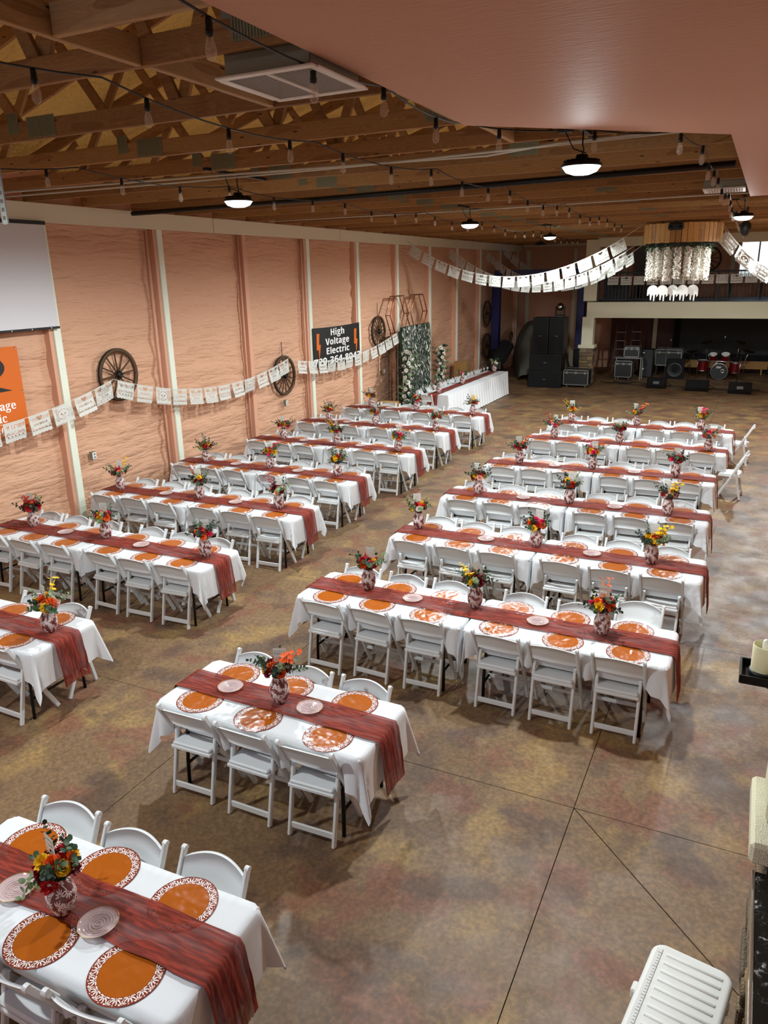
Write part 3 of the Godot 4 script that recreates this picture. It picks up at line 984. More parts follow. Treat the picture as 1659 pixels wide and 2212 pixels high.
func build_balcony() -> void:
	var b := thing("balcony", "cream stucco balcony front over the dark stage opening", "balcony", Vector3.ZERO, 0, "", "structure")
	part(b, "fascia", box(Vector3(9.1, 0.54, 0.3), 0.01), M.stucco, at(-1.0, 2.6, -28.15))
	part(b, "deck", box(Vector3(9.1, 0.14, 5.0)), M.grey_wash, at(-1.0, 2.79, -30.75))
	part(b, "header", box(Vector3(8.7, 0.30, 0.25), 0.01), M.stucco, at(-0.95, 4.86, -28.15))
	part(b, "corner_post", box(Vector3(0.45, 2.05, 0.36), 0.01), M.stucco, at(-5.46, 3.93, -28.15))
	var c := thing("stage_column", "cream column with cap on a stone base at stage corner", "column", Vector3(-5.48, 0, -28.15), 0, "", "structure")
	part(c, "shaft", box(Vector3(0.40, 1.0, 0.36), 0.01), M.stucco, at(0, 1.86, 0))
	part(c, "cap", box(Vector3(0.58, 0.12, 0.54), 0.015), M.stucco, at(0, 1.33, 0))
	part(c, "core", box(Vector3(0.40, 1.27, 0.36)), M.mortar, at(0, 0.635, 0))
	stones(c, Vector3(-0.235, 0, 0.18), Vector3.RIGHT, Vector3.BACK, 0.47, 1.27, 0.125, 3)
	stones(c, Vector3(0.20, 0, 0.18), Vector3.FORWARD, Vector3.RIGHT, 0.36, 1.27, 0.125, 4)
	stones(c, Vector3(-0.20, 0, -0.18), Vector3.BACK, Vector3.LEFT, 0.36, 1.27, 0.125, 5)
	# railing
	var r := thing("balcony_railing", "black metal balcony railing with thin upright balusters", "railing", Vector3(0, 2.87, -28.08))
	part(r, "top_rail", box(Vector3(8.6, 0.05, 0.05), 0.006), M.black_metal, at(-0.95, 0.97, 0))
	part(r, "bottom_rail", box(Vector3(8.6, 0.04, 0.04), 0.005), M.black_metal, at(-0.95, 0.09, 0))
	var bal := box(Vector3(0.018, 0.86, 0.018))
	for k in 74: part(r, "baluster", bal, M.black_metal, at(-5.18 + 0.115 * k, 0.53, 0))
	for k in 5: part(r, "post", box(Vector3(0.055, 1.0, 0.055), 0.005), M.black_metal, at(-5.2 + 1.93 * k, 0.5, 0))
	# things up on the balcony
	var bk := thing("balcony_cabinet", "black cabinet behind the balcony railing by the column", "cabinet", Vector3(-4.75, 2.86, -29.2))
	part(bk, "body", box(Vector3(0.85, 0.8, 0.5), 0.01), M.black_plastic, at(0, 0.4, 0))
	for k in 9: part(bk, "panel", box(Vector3(0.07, 0.72, 0.01), 0.003), M.black_metal, at(-0.36 + k * 0.09, 0.4, 0.255))
	for k in 2:
		var t := thing("balcony_table", "brown wooden table with dark legs behind railing " + ["near the flower curtain", "under the loft window"][k], "table", Vector3([-3.7, -0.55][k], 2.86, -30.4))
		part(t, "top", box(Vector3(1.3, 0.05, 0.7), 0.008), M.lumber2, at(0, 0.74, 0))
		for sx in [-0.5, 0.5]:
			for sz in [-0.28, 0.28]: part(t, "leg", box(Vector3(0.07, 0.72, 0.07), 0.006), M.black_metal, at(sx, 0.36, sz))
	var d := thing("door_1", "grey door in the back wall of the balcony", "door", Vector3(-4.35, 2.86, -33.2), 0, "", "structure")
	part(d, "leaf", box(Vector3(0.9, 1.95, 0.05), 0.006), M.grey_wash, at(0, 0.98, 0))
	part(d, "knob", turned([Vector2(0.001, 0.05), Vector2(0.025, 0.04), Vector2(0.01, 0.0)], 10), M.steel, posed(Vector3(0.36, 0.95, 0.03), Vector3(PI / 2, 0, 0)))

func build_bar() -> void:
	# stone-faced half wall with a black marble top, running to a stucco pillar; a candle sconce on the pillar
	var w := thing("bar_wall", "low stone veneer wall under black marble counter", "wall", Vector3.ZERO, 0, "", "structure")
	part(w, "core", box(Vector3(0.6, 1.12, 2.35)), M.mortar, at(0.67, 0.56, -2.2))
	stones(w, Vector3(0.37, 0, -3.40), Vector3.BACK, Vector3.LEFT, 1.9, 1.12, 0.11, 12)
	var ct := thing("marble_counter", "black marble counter slab with white veins and chrome edge", "counter", Vector3(0, 1.13, 0))
	part(ct, "slab", box(Vector3(0.9, 0.035, 2.35), 0.003), M.marble, at(0.735, 0.02, -2.2))
	part(ct, "edge_trim", box(Vector3(0.012, 0.045, 2.35), 0.002), M.chrome, at(0.276, 0.02, -2.2))
	var p := thing("stucco_pillar", "cream stucco pillar with square cap beside marble counter", "pillar", Vector3(0.60, 0, -3.67), 0, "", "structure")
	part(p, "core", box(Vector3(0.48, 1.19, 0.50)), M.mortar, at(0.02, 0.595, 0))
	part(p, "cap", box(Vector3(0.70, 0.12, 0.58), 0.018), M.stucco, at(0, 1.25, 0))
	part(p, "shaft", box(Vector3(0.56, 3.64, 0.36), 0.015), M.stucco, at(-0.01, 3.13, -0.08))
	stones(p, Vector3(-0.235, 0.0, -0.25), Vector3.BACK, Vector3.LEFT, 0.5, 1.19, 0.12, 31)
	# sconce
	var s := thing("wall_sconce", "black iron wall sconce tray with curved bracket on pillar", "sconce", Vector3(0.222, 1.925, -3.9))
	part(s, "tray", box(Vector3(0.20, 0.015, 0.20), 0.004), M.black_metal)
	for e in [[Vector3(-0.1, 0.02, 0), Vector3(0.012, 0.045, 0.212)], [Vector3(0.1, 0.02, 0), Vector3(0.012, 0.045, 0.212)], [Vector3(0, 0.02, -0.1), Vector3(0.19, 0.045, 0.012)], [Vector3(0, 0.02, 0.1), Vector3(0.19, 0.045, 0.012)]]:
		part(s, "rim", box(e[1], 0.003), M.black_metal, at(e[0].x, e[0].y, e[0].z))
	var br := begin(true)
	var pts := []
	for k in 9:
		var a := PI / 2 * k / 8.0
		pts.append(Vector3(-0.02 + 0.12 * sin(a), -0.01 - 0.16 * (1 - cos(a)), 0.04))
	tube(br, pts, 0.012, 8)
	part(s, "bracket", fin(br), M.black_metal)
	var c := thing("pillar_candle", "cream electric pillar candle on black base on sconce", "candle", Vector3(0.222, 1.934, -3.9))
	part(c, "base", turned([Vector2(0.001, 0), Vector2(0.066, 0), Vector2(0.066, 0.03), Vector2(0.06, 0.035), Vector2(0.001, 0.035)], 28), M.black_plastic)
	part(c, "wax", turned([Vector2(0.058, 0.035), Vector2(0.06, 0.17), Vector2(0.057, 0.173), Vector2(0.052, 0.165), Vector2(0.048, 0.13), Vector2(0.001, 0.125)], 28), M.candle)
	part(c, "wick_tip", turned([Vector2(0.017, 0.12), Vector2(0.017, 0.185), Vector2(0.014, 0.198), Vector2(0.001, 0.202)], 14), M.paper)
	# cooler on the floor against the stone wall
	var k := thing("ice_chest", "white ice chest with ribbed lid standing by stone wall", "cooler", Vector3(0.02, 0, -3.13), -0.16)
	part(k, "body", box(Vector3(0.36, 0.36, 0.68), 0.03), M.cooler, at(0, 0.18, 0))
	var lid := begin(true)
	# a lid with round corners and a rolled edge
	for j in 5:
		var lv := [[0.0, 0.37], [0.0, 0.40], [0.004, 0.411], [0.012, 0.418], [0.024, 0.42], [0.24, 0.42]]
		for i in 48:
			var cor := func(q: int, ins: float, y: float) -> Vector3:
				var an := TAU * (q % 48) / 48.0 + 0.0001
				var rr: float = maxf(0.075 - ins, 0.002)
				var hx: float = 0.205 - 0.075 if ins < 0.2 else 0.0
				var hz: float = 0.37 - 0.075 if ins < 0.2 else 0.0
				return Vector3(signf(cos(an)) * hx + cos(an) * rr, y, signf(sin(an)) * hz + sin(an) * rr)
			quad(lid, cor.call(i + 1, lv[j][0], lv[j][1]), cor.call(i, lv[j][0], lv[j][1]), cor.call(i, lv[j + 1][0], lv[j + 1][1]), cor.call(i + 1, lv[j + 1][0], lv[j + 1][1]))
	part(k, "lid", fin(lid), M.cooler)
	for i in 11:
		var rb := begin(true)
		tube(rb, [Vector3(-0.125, 0, 0), Vector3(0.155, 0, 0)], 0.011, 8)
		part(k, "rib", fin(rb), M.cooler, Transform3D(Basis.from_scale(Vector3(1, 0.5, 1)), Vector3(0, 0.42, -0.30 + i * 0.058)))
	part(k, "ruler_strip", box(Vector3(0.032, 0.004, 0.64), 0.001), M.cooler, at(-0.165, 0.4215, 0))
	for i in 30: part(k, "tick", box(Vector3(0.012 if i % 5 else 0.022, 0.001, 0.0015)), M.grey_wash, at(-0.158, 0.4242, -0.29 + i * 0.02))
	part(k, "latch", box(Vector3(0.03, 0.06, 0.07), 0.008), M.cooler, at(-0.215, 0.36, -0.05))
	for i in 2: part(k, "hinge", box(Vector3(0.02, 0.05, 0.05), 0.005), M.cooler, at(0.20, 0.36, -0.2 + 0.4 * i))

const ROWS := [
	# name, far right corner x, z, turn, tables, vases (from the right end, from the stage edge)
	["m1", -0.336, -6.78, 0.011, 2, [[3.06, 0.29], [1.88, 0.27], [0.63, 0.35]]],
	["m2", -0.223, -8.794, 0.010, 2, [[3.47, 0.28], [1.89, 0.35], [0.56, 0.37]]],
	["m3", -0.306, -10.802, -0.02, 2, [[3.21, 0.36], [1.85, 0.37], [0.52, 0.42]]],
	["m4", -0.341, -12.87, -0.02, 2, [[3.14, 0.33], [1.90, 0.32], [0.59, 0.38]]],
	["m5", -0.256, -15.049, 0.012, 2, [[3.15, 0.36], [1.89, 0.37], [0.31, 0.44]]],
	["m6", -0.213, -16.877, -0.003, 2, [[3.26, 0.32], [1.88, 0.3], [0.61, 0.3]]],
	["w2", -5.528, -4.778, -0.010, 1, [[0.20, 0.36]]],
	["w3", -5.41, -6.972, -0.008, 2, [[3.15, 0.32], [1.86, 0.30], [0.23, 0.35]]],
	["w4", -5.439, -8.967, -0.018, 2, [[3.39, 0.40], [1.86, 0.38], [0.46, 0.37]]],
	["w5", -5.558, -10.866, 0.012, 2, [[3.17, 0.38], [1.80, 0.34], [0.44, 0.36]]],
	["w6", -5.471, -13.005, 0.020, 2, [[3.02, 0.34], [1.75, 0.38], [0.36, 0.45]]],
	["w7", -5.585, -15.058, 0.020, 2, [[3.0, 0.36], [1.8, 0.37], [0.31, 0.45]]],
	["w8", -5.491, -17.066, 0.026, 2, [[3.07, 0.30], [1.79, 0.35], [0.29, 0.44]]],
	["a", -2.111, -4.622, 0.007, 1, [[0.92, 0.36]]],
	["b", -2.023, -2.551, -0.03, 1, [[0.94, 0.45]]],
]
const TH := 0.745

func build_meshes() -> void:
	# ---- folding chair: back at z = 0, facing +z
	var s := begin()
	# seat: a slightly dished pad on a frame
	bx(s, Vector3(0, 0.445, 0.205), Vector3(0.355, 0.03, 0.35), 0.010)
	G.seat = fin(s)
	s = begin()
	bx(s, Vector3(0, 0.418, 0.205), Vector3(0.375, 0.03, 0.37), 0.006)
	G.seat_frame = fin(s)
	s = begin(true)
	for side in [-1.0, 1.0]:
		sheet(s, 14, 3, func(a: float, b: float) -> Vector3:
			var x := lerpf(-0.20, 0.20, a if side > 0 else 1 - a)
			var k := 1.0 - pow(absf(x) / 0.20, 2.0)
			var y := lerpf(0.60 + 0.015 * k, 0.765 + 0.04 * k, b)
			return Vector3(x, y, 0.39 - y / 0.82 * 0.43 - 0.028 * k - side * 0.009))
	for e in [0.0, 1.0]:
		sheet(s, 14, 1, func(a: float, b: float) -> Vector3:
			var x := lerpf(-0.20, 0.20, a if e > 0.5 else 1 - a)
			var k := 1.0 - pow(absf(x) / 0.20, 2.0)
			var y := lerpf(0.60 + 0.015 * k, 0.765 + 0.04 * k, e)
			return Vector3(x, y, 0.39 - y / 0.82 * 0.43 - 0.028 * k - 0.009 + 0.018 * (1 - b)))
	G.backrest = fin(s)
	for sg in [-1.0, 1.0]:
		s = begin()
		# long leg from the front foot up to the rounded top of the back
		var a := Vector3(sg * 0.215, 0.0, 0.39)
		var b := Vector3(sg * 0.215, 0.80, -0.03)
		bar(s, a, b, 0.026, 0.042, Vector3.RIGHT, 0.006)
		var d := (b - a).normalized()
		var o := d.cross(Vector3.RIGHT)
		var ring := PackedVector2Array()
		for k in 9: ring.append(Vector2(cos(PI * k / 8.0) * 0.021, sin(PI * k / 8.0) * 0.021))
		extrude(s, ring, 0.026, Transform3D(Basis(o, d, o.cross(d)), b - d * 0.001))
		G["upright%d" % sg] = fin(s)
		s = begin()
		a = Vector3(sg * 0.183, 0.0, 0.0)
		b = Vector3(sg * 0.183, 0.545, 0.115)
		bar(s, a, b, 0.026, 0.040, Vector3.RIGHT, 0.006)
		d = (b - a).normalized()
		o = d.cross(Vector3.RIGHT)
		ring = PackedVector2Array()
		for k in 9: ring.append(Vector2(cos(PI * k / 8.0) * 0.02, sin(PI * k / 8.0) * 0.02))
		extrude(s, ring, 0.026, Transform3D(Basis(o, d, o.cross(d)), b - d * 0.001))
		G["rear_leg%d" % sg] = fin(s)
	s = begin()
	bx(s, Vector3(0, 0.085, 0.018), Vector3(0.345, 0.05, 0.018), 0.004)
	G.rear_stretcher = fin(s)
	s = begin()
	bx(s, Vector3(0, 0.20, 0.29), Vector3(0.41, 0.035, 0.018), 0.004)
	G.front_stretcher = fin(s)
	s = begin()
	bx(s, Vector3(0, 0.405, 0.082), Vector3(0.345, 0.032, 0.02), 0.004)
	G.seat_rail = fin(s)
	s = begin(true)
	for p in [Vector3(-0.199, 0.5, 0.105), Vector3(0.199, 0.5, 0.105), Vector3(-0.231, 0.44, 0.16), Vector3(0.231, 0.44, 0.16)]:
		ball(s, p, Vector3(0.005, 0.007, 0.007), 6, 4)
	G.screws = fin(s)
	# ---- table, 6 ft
	G.tabletop = box(Vector3(1.82, 0.03, 0.755), 0.01, Vector3(0, TH - 0.018, 0))
	for sx in [-1.0, 1.0]:
		for sz in [-1.0, 1.0]:
			s = begin(true)
			tube(s, [Vector3(sx * 0.52, TH - 0.035, sz * 0.25), Vector3(sx * 0.66, TH - 0.05, sz * 0.26), Vector3(sx * 0.70, TH - 0.12, sz * 0.27), Vector3(sx * 0.72, 0.22, sz * 0.30), Vector3(sx * 0.72, 0.0, sz * 0.31)], 0.0155, 8)
			G["table_leg%d%d" % [sx, sz]] = fin(s)
	s = begin(true)
	tube(s, [Vector3(0, 0.20, -0.30), Vector3(0, 0.20, 0.30)], 0.012, 8)
	tube(s, [Vector3(0, 0.60, -0.27), Vector3(0, 0.60, 0.27)], 0.012, 8)
	G.table_cross = fin(s)
	# ---- cloths: [joined at the left end, joined at the right end], two ways each
	for k in 2:
		G["cloth_single%d" % k] = cloth_mesh(false, false, 3 + k)
		G["cloth_right%d" % k] = cloth_mesh(true, false, 13 + k)
		G["cloth_left%d" % k] = cloth_mesh(false, true, 23 + k)
	G.runner1 = runner_mesh(1.83, 5)
	G.runner2 = runner_mesh(3.68, 6)
	# ---- place mat
	s = begin()
	var n := 48
	for k in n:
		var a0 := TAU * k / n
		var a1 := TAU * (k + 1) / n
		var p0 := Vector2(cos(a0), sin(a0))
		var p1 := Vector2(cos(a1), sin(a1))
		var ring := [0.0, 0.5, 0.8, 1.0]
		for j in 3:
			var q := []
			var w := []
			for e in [[p0, ring[j]], [p1, ring[j]], [p1, ring[j + 1]], [p0, ring[j + 1]]]:
				var v: Vector2 = e[0] * e[1]
				q.append(Vector3(v.x * 0.185, 0.0025 + 0.0012 * e[1] * sin(atan2(v.y, v.x) * 3.0 + e[1] * 3.0), v.y * 0.185))
				w.append(v * 0.5 + Vector2(0.5, 0.5))
			q.reverse(); w.reverse()
			if j == 0:
				for i in [0, 2, 1]:
					s.set_uv(w[[0, 1, 2][i]])
					s.add_vertex(q[[0, 1, 2][i]])
			else:
				quad_uv(s, q, w)
		s.set_uv(Vector2(0.5, 0.002))
		quad(s, Vector3(p1.x * 0.185, 0.0, p1.y * 0.185), Vector3(p0.x * 0.185, 0.0, p0.y * 0.185), Vector3(p0.x * 0.185, 0.0025, p0.y * 0.185), Vector3(p1.x * 0.185, 0.0025, p1.y * 0.185))
	G.placemat = fin(s)
	# ---- vase
	G.vase = turned([Vector2(0.001, 0.0), Vector2(0.042, 0.0), Vector2(0.058, 0.02), Vector2(0.074, 0.07), Vector2(0.078, 0.11), Vector2(0.072, 0.15), Vector2(0.058, 0.185), Vector2(0.047, 0.205), Vector2(0.046, 0.22), Vector2(0.052, 0.228), Vector2(0.047, 0.229), Vector2(0.041, 0.21), Vector2(0.04, 0.17)], 28)
	# ---- pressed glass dish with rings
	var prof := [Vector2(0.001, 0.004), Vector2(0.05, 0.004)]
	for k in 6:
		prof.append(Vector2(0.052 + k * 0.006, 0.0052 + 0.001 * k))
		prof.append(Vector2(0.055 + k * 0.006, 0.0048 + 0.001 * k))
	prof += [Vector2(0.10, 0.018), Vector2(0.104, 0.020), Vector2(0.10, 0.014), Vector2(0.06, 0.0), Vector2(0.001, 0.0)]
	G.dish = turned(prof, 40)
	s = begin(true)
	for j in 5:
		var pts := []
		for k in 29:
			var a := TAU * k / 28
			pts.append(Vector3(cos(a), 0, sin(a)) * (0.014 + 0.016 * j) + Vector3(0, 0.0055 + 0.0008 * j, 0))
		tube(s, pts, 0.0016, 4, -1.0, false)
	G.dish_rings = fin(s)
	s = begin(true)
	var rp := []
	for k in 37: rp.append(Vector3(cos(TAU * k / 36), 0, sin(TAU * k / 36)) * 0.103 + Vector3(0, 0.0195, 0))
	tube(s, rp, 0.0018, 5, -1.0, false)
	G.dish_rim = fin(s)
	# ---- flowers
	G.rose = rose_mesh(4)
	G.peony = rose_mesh(6)
	s = begin(true)
	rng.seed = 4
	for k in 70:
		var d := Vector3(rng.randfn(), rng.randfn() * 0.8 + 0.35, rng.randfn()).normalized()
		var x := d.cross(Vector3(0.3, 0.9, 0.2)).normalized()
		var y := d.cross(x)
		var tip := d * rng.randf_range(0.026, 0.034)
		quad(s, d * 0.008, tip * 0.8 + x * 0.007, tip + d * 0.002 + y * 0.004, tip * 0.8 - x * 0.007)
	G.mum = fin(s)
	s = begin(true)
	var stem := []
	for k in 6: stem.append(Vector3(0.012 * k * k * 0.22, k * 0.026, 0))
	tube(s, stem, 0.003, 5)
	for k in 7:
		var c: Vector3 = stem[mini(k, 5)] + Vector3(cos(k * 2.4) * 0.012, 0.004 + (0.012 if k == 6 else 0.0), sin(k * 2.4) * 0.012)
		var sz := 0.030 - 0.0028 * k
		for j in 5:
			var a := TAU * j / 5 + k
			var d := Vector3(cos(a), 0.45, sin(a)).normalized() * sz
			var sd2 := Vector3(-sin(a), 0, cos(a)) * sz * 0.42
			quad(s, c, c + d * 0.6 + sd2, c + d + Vector3(0, -0.004, 0), c + d * 0.6 - sd2)
	G.spray = fin(s)
	# eucalyptus sprigs with round leaves, three lengths
	for k in 3:
		G["sprig%d" % k] = sprig_mesh(0.13 + 0.045 * k, 6 + 2 * k, 0.021 - 0.002 * k, 40 + k)
	s = begin(true)
	tube(s, [Vector3(0, -0.16, 0), Vector3(0.004, 0.0, 0)], 0.0025, 5)
	tube(s, [Vector3(0.012, -0.15, 0.006), Vector3(0.002, 0.02, 0.004)], 0.0025, 5)
	tube(s, [Vector3(-0.012, -0.15, -0.006), Vector3(0.0, 0.02, -0.003)], 0.0025, 5)
	G.stems = fin(s)
	s = begin()
	quad_uv(s, [Vector3(-0.05, 0, 0), Vector3(0.05, 0, 0), Vector3(0.05, 0.12, 0), Vector3(-0.05, 0.12, 0)], [Vector2(1, 0), Vector2(0, 0), Vector2(0, 1), Vector2(1, 1)])
	G.card = fin(s)
	s = begin(true)
	tube(s, [Vector3(0, -0.15, -0.002), Vector3(0, 0.02, -0.002)], 0.0015, 5)
	G.pick = fin(s)
	# ---- stemmed glass
	G.goblet = turned([Vector2(0.001, 0.0), Vector2(0.032, 0.0), Vector2(0.006, 0.008), Vector2(0.005, 0.07), Vector2(0.02, 0.08), Vector2(0.034, 0.11), Vector2(0.032, 0.17), Vector2(0.031, 0.17), Vector2(0.032, 0.11), Vector2(0.001, 0.084)], 16)

func rose_mesh(layers: int) -> ArrayMesh:
	var s := begin(true)
	for l in layers:
		var n := 3 + l
		var r0 := 0.004 + 0.0052 * l * (5.0 / (layers + 1))
		for k in n:
			var mid := TAU * k / n + l * 0.7
			var half := TAU / n * 0.68
			sheet(s, 4, 3, func(a: float, b: float) -> Vector3:
				var an := mid + lerpf(-half, half, a)
				var curl := b * b
				var hgt := 0.034 - 0.0045 * l
				var r := r0 * (0.45 + 0.75 * b) + 0.009 * curl * (l / float(layers))
				var drop := 0.010 * pow(absf(a - 0.5) * 2.0, 2.0) * b
				return Vector3(cos(an) * r, b * hgt - drop - 0.006 * curl * l * 0.5, sin(an) * r))
	return fin(s)

func sprig_mesh(len: float, n: int, lr: float, sd: int) -> ArrayMesh:
	var rn := RandomNumberGenerator.new()
	rn.seed = sd
	var s := begin(true)
	var pts := []
	for k in 6:
		var t := k / 5.0
		pts.append(Vector3(0.25 * len * t * t, len * t, 0))
	tube(s, pts, 0.0022, 5, 0.001)
	for k in n:
		var t := 0.3 + 0.7 * k / (n - 1.0)
		var c := Vector3(0.25 * len * t * t, len * t, 0)
		for sg in ([-1.0, 1.0] if k < n - 1 else [0.0]):
			var a := k * 1.5 + rn.randf_range(-0.3, 0.3)
			var d := (Vector3(cos(a) * sg, rn.randf_range(0.2, 0.8), sin(a) * sg)).normalized() if sg != 0.0 else Vector3(0.3, 1, 0).normalized()
			var sd2 := d.cross(Vector3(rn.randf_range(-0.5, 0.5), 1, rn.randf_range(-0.5, 0.5))).normalized()
			var nn := sd2.cross(d).normalized()
			var r := lr * rn.randf_range(0.75, 1.15) * (1.1 - 0.35 * t)
			var mid := c + d * (r + 0.006)
			var rim := []
			for j in 8:
				var b := TAU * j / 8
				rim.append(mid + d * cos(b) * r * 1.08 + sd2 * sin(b) * r + nn * 0.12 * r * cos(2 * b))
			for j in 8:
				for v in [mid - nn * r * 0.12, rim[j], rim[(j + 1) % 8]]: s.add_vertex(v)
	return fin(s)

# a cloth laid over a table with rounded corners: it hangs on all sides, chairs press the long sides in
func cloth_mesh(join_l: bool, join_r: bool, sd: int) -> ArrayMesh:
	var n := FastNoiseLite.new()
	n.seed = sd
	n.frequency = 2.2
	var a := 0.913
	var b := 0.378
	var rc := 0.055
	var dx := 0.37
	var dz := 0.285
	var us := []
	for k in 11: us.append(-a - dx + dx * k / 11.0)
	for k in 46: us.append(-a + 2 * a * k / 46.0)
	for k in 12: us.append(a + dx * k / 11.0)
	var vs := []
	for k in 10: vs.append(-b - dz + dz * k / 10.0)
	for k in 16: vs.append(-b + 2 * b * k / 16.0)
	for k in 11: vs.append(b + dz * k / 10.0)
	var f := func(u: float, v: float) -> Vector3:
		var qx: float = absf(u) - (a - rc)
		var qz: float = absf(v) - (b - rc)
		var sx := signf(u)
		var sz := signf(v)
		var dir := Vector2(0, 0)
		var e := 0.0
		var base := Vector2(u, v)
		if qx > 0 and qz > 0:
			var l := Vector2(qx, qz).length()
			dir = Vector2(qx, qz) / l
			e = l - rc
			base = Vector2(sx * (a - rc + dir.x * rc), sz * (b - rc + dir.y * rc))
		elif qx - rc > 0:
			dir = Vector2(1, 0)
			e = qx - rc
			base = Vector2(sx * a, v)
		elif qz - rc > 0:
			dir = Vector2(0, 1)
			e = qz - rc
			base = Vector2(u, sz * b)
		if e <= 0: return Vector3(u, TH + 0.002 + 0.0012 * n.get_noise_2d(u * 2, v * 3), v)
		var joined: bool = (join_l and sx < 0) or (join_r and sx > 0)
		var corner := 2.0 * dir.x * dir.y
		var ang := atan2(dir.y, dir.x)
		var tilt := 0.05 + 0.11 * pow(corner, 1.4) + 0.13 * corner * sin(ang * 7.0 + sd) + 0.06 * n.get_noise_2d(base.x * 2.0 + 9, base.y * 2.0) * (1.0 if corner < 0.1 else 0.4)
		# chairs
		if dir.y > 0.9:
			var w := 0.0
			for cx in [-0.56, -0.02, 0.52]: w = maxf(w, smoothstep(0.29, 0.20, absf(base.x - cx)))
			tilt = lerpf(tilt, -0.40, w)
			if absf(base.x) > 0.80: tilt = lerpf(tilt, 0.06, smoothstep(0.80, 0.88, absf(base.x)))
		elif dir.x > 0.98:
			tilt = 0.05 + 0.05 * sin(base.y * 11.0 + sd)
		var o := Vector2(dir.x * sx, dir.y * sz)
		if joined:
			o.x *= 0.04
			if dir.x > 0.98: tilt = 0.0
		var rho := 0.012
		var h := 0.0
		var y := 0.0
		if e < rho * PI / 2:
			h = rho * sin(e / rho)
			y = rho * (1 - cos(e / rho))
		else:
			h = rho + (e - rho * PI / 2) * sin(tilt)
			y = rho + (e - rho * PI / 2) * cos(tilt)
		return Vector3(base.x + o.x * h, TH + 0.002 - y, base.y + o.y * h)
	var s := begin(true)
	for i in us.size() - 1:
		for j in vs.size() - 1:
			quad(s, f.call(us[i], vs[j + 1]), f.call(us[i + 1], vs[j + 1]), f.call(us[i + 1], vs[j]), f.call(us[i], vs[j]))
	return fin(s)

# gauze runner: crinkled lengthwise, hanging over both ends; x along, starts at the right end
func runner_mesh(len: float, sd: int) -> ArrayMesh:
	var n := FastNoiseLite.new()
	n.seed = sd
	n.frequency = 1.0
	var s := begin(true)
	var hang := 0.46
	var total := len + 2 * hang
	var nu := int(total / 0.045)
	var f := func(p: float, q: float) -> Vector3:
		var x: float = p * total - hang
		var w := 0.30 + 0.035 * n.get_noise_2d(x * 1.3, 5)
		var z := (q - 0.5) * w + 0.02 * n.get_noise_2d(x * 0.8, 40)
		var cr := 0.0055 * (1.0 + n.get_noise_2d(x * 1.6, q * 26.0)) + 0.004 * (1.0 + n.get_noise_2d(x * 4.0, q * 48.0 + 9))
		if x < -0.016: return Vector3(0.021 + cr * 1.4 + 0.10 * (-x), TH + 0.004 + x + 0.016 + 0.022 * n.get_noise_2d(3, q * 2.2) * clampf((-x - 0.2) * 4.0, 0, 1), z)
		if x > len + 0.016: return Vector3(-len - 0.021 - cr * 1.4 - 0.10 * (x - len), TH + 0.004 - (x - len - 0.016), z)
		if x < 0.0: return Vector3(-x + cr, TH + 0.006 + cr * 0.6, z)
		if x > len: return Vector3(-x - cr, TH + 0.006 + cr * 0.6, z)
		return Vector3(-x, TH + 0.006 + cr, z)
	var nv := 34
	var p := []
	for i in nu + 1:
		var row := []
		for j in nv + 1: row.append(f.call(float(i) / nu, float(j) / nv))
		p.append(row)
	for i in nu:
		for j in nv:
			var u0 := i * total / nu / 1.6
			var u1 := (i + 1) * total / nu / 1.6
			quad_uv(s, [p[i][j], p[i][j + 1], p[i + 1][j + 1], p[i + 1][j]], [Vector2(u0, float(j) / nv), Vector2(u0, float(j + 1) / nv), Vector2(u1, float(j + 1) / nv), Vector2(u1, float(j) / nv)])
	return fin(s)

var chair0: Node3D
var table0: Node3D
var vase_n := 0

func chair(p: Vector3, turn: float, label: String, group: String) -> void:
	if chair0 == null:
		chair0 = thing("folding_chair", label, "chair", p, turn, group)
		part(chair0, "seat", G.seat, M.resin)
		part(chair0, "seat_frame", G.seat_frame, M.resin)
		part(chair0, "backrest", G.backrest, M.resin)
		for sg in [-1, 1]:
			part(chair0, "upright", G["upright%d" % sg], M.resin)
			part(chair0, "rear_leg", G["rear_leg%d" % sg], M.resin)
		part(chair0, "stretcher", G.rear_stretcher, M.resin)
		part(chair0, "stretcher", G.front_stretcher, M.resin)
		part(chair0, "seat_rail", G.seat_rail, M.resin)
		part(chair0, "screws", G.screws, M.grey_wash)
		return
	copy_of(chair0, "folding_chair", label, p, turn, group)

func table(p: Vector3, turn: float, label: String) -> void:
	if table0 == null:
		table0 = thing("folding_table", label, "table", p, turn, "folding tables")
		part(table0, "tabletop", G.tabletop, M.grille_white)
		for sx in [-1, 1]:
			for sz in [-1, 1]: part(table0, "leg", G["table_leg%d%d" % [sx, sz]], M.black_metal)
			part(table0, "cross_bar", G.table_cross, M.black_metal, at(sx * 0.71, 0, 0))
		return
	copy_of(table0, "folding_table", label, p, turn, "folding tables")

const PALETTES := [["red", "orange", "yellow", "pink"], ["crimson", "yellow", "red", "crimson"], ["orange", "yellow", "pink", "red"], ["white", "yellow", "orange", "red"], ["pink", "red", "orange", "yellow"], ["yellow", "crimson", "red", "yellow"], ["pink", "crimson", "peach", "blush"], ["red", "pink", "orange", "crimson"], ["crimson", "red", "yellow", "blush"], ["red", "yellow", "crimson", "white"]]

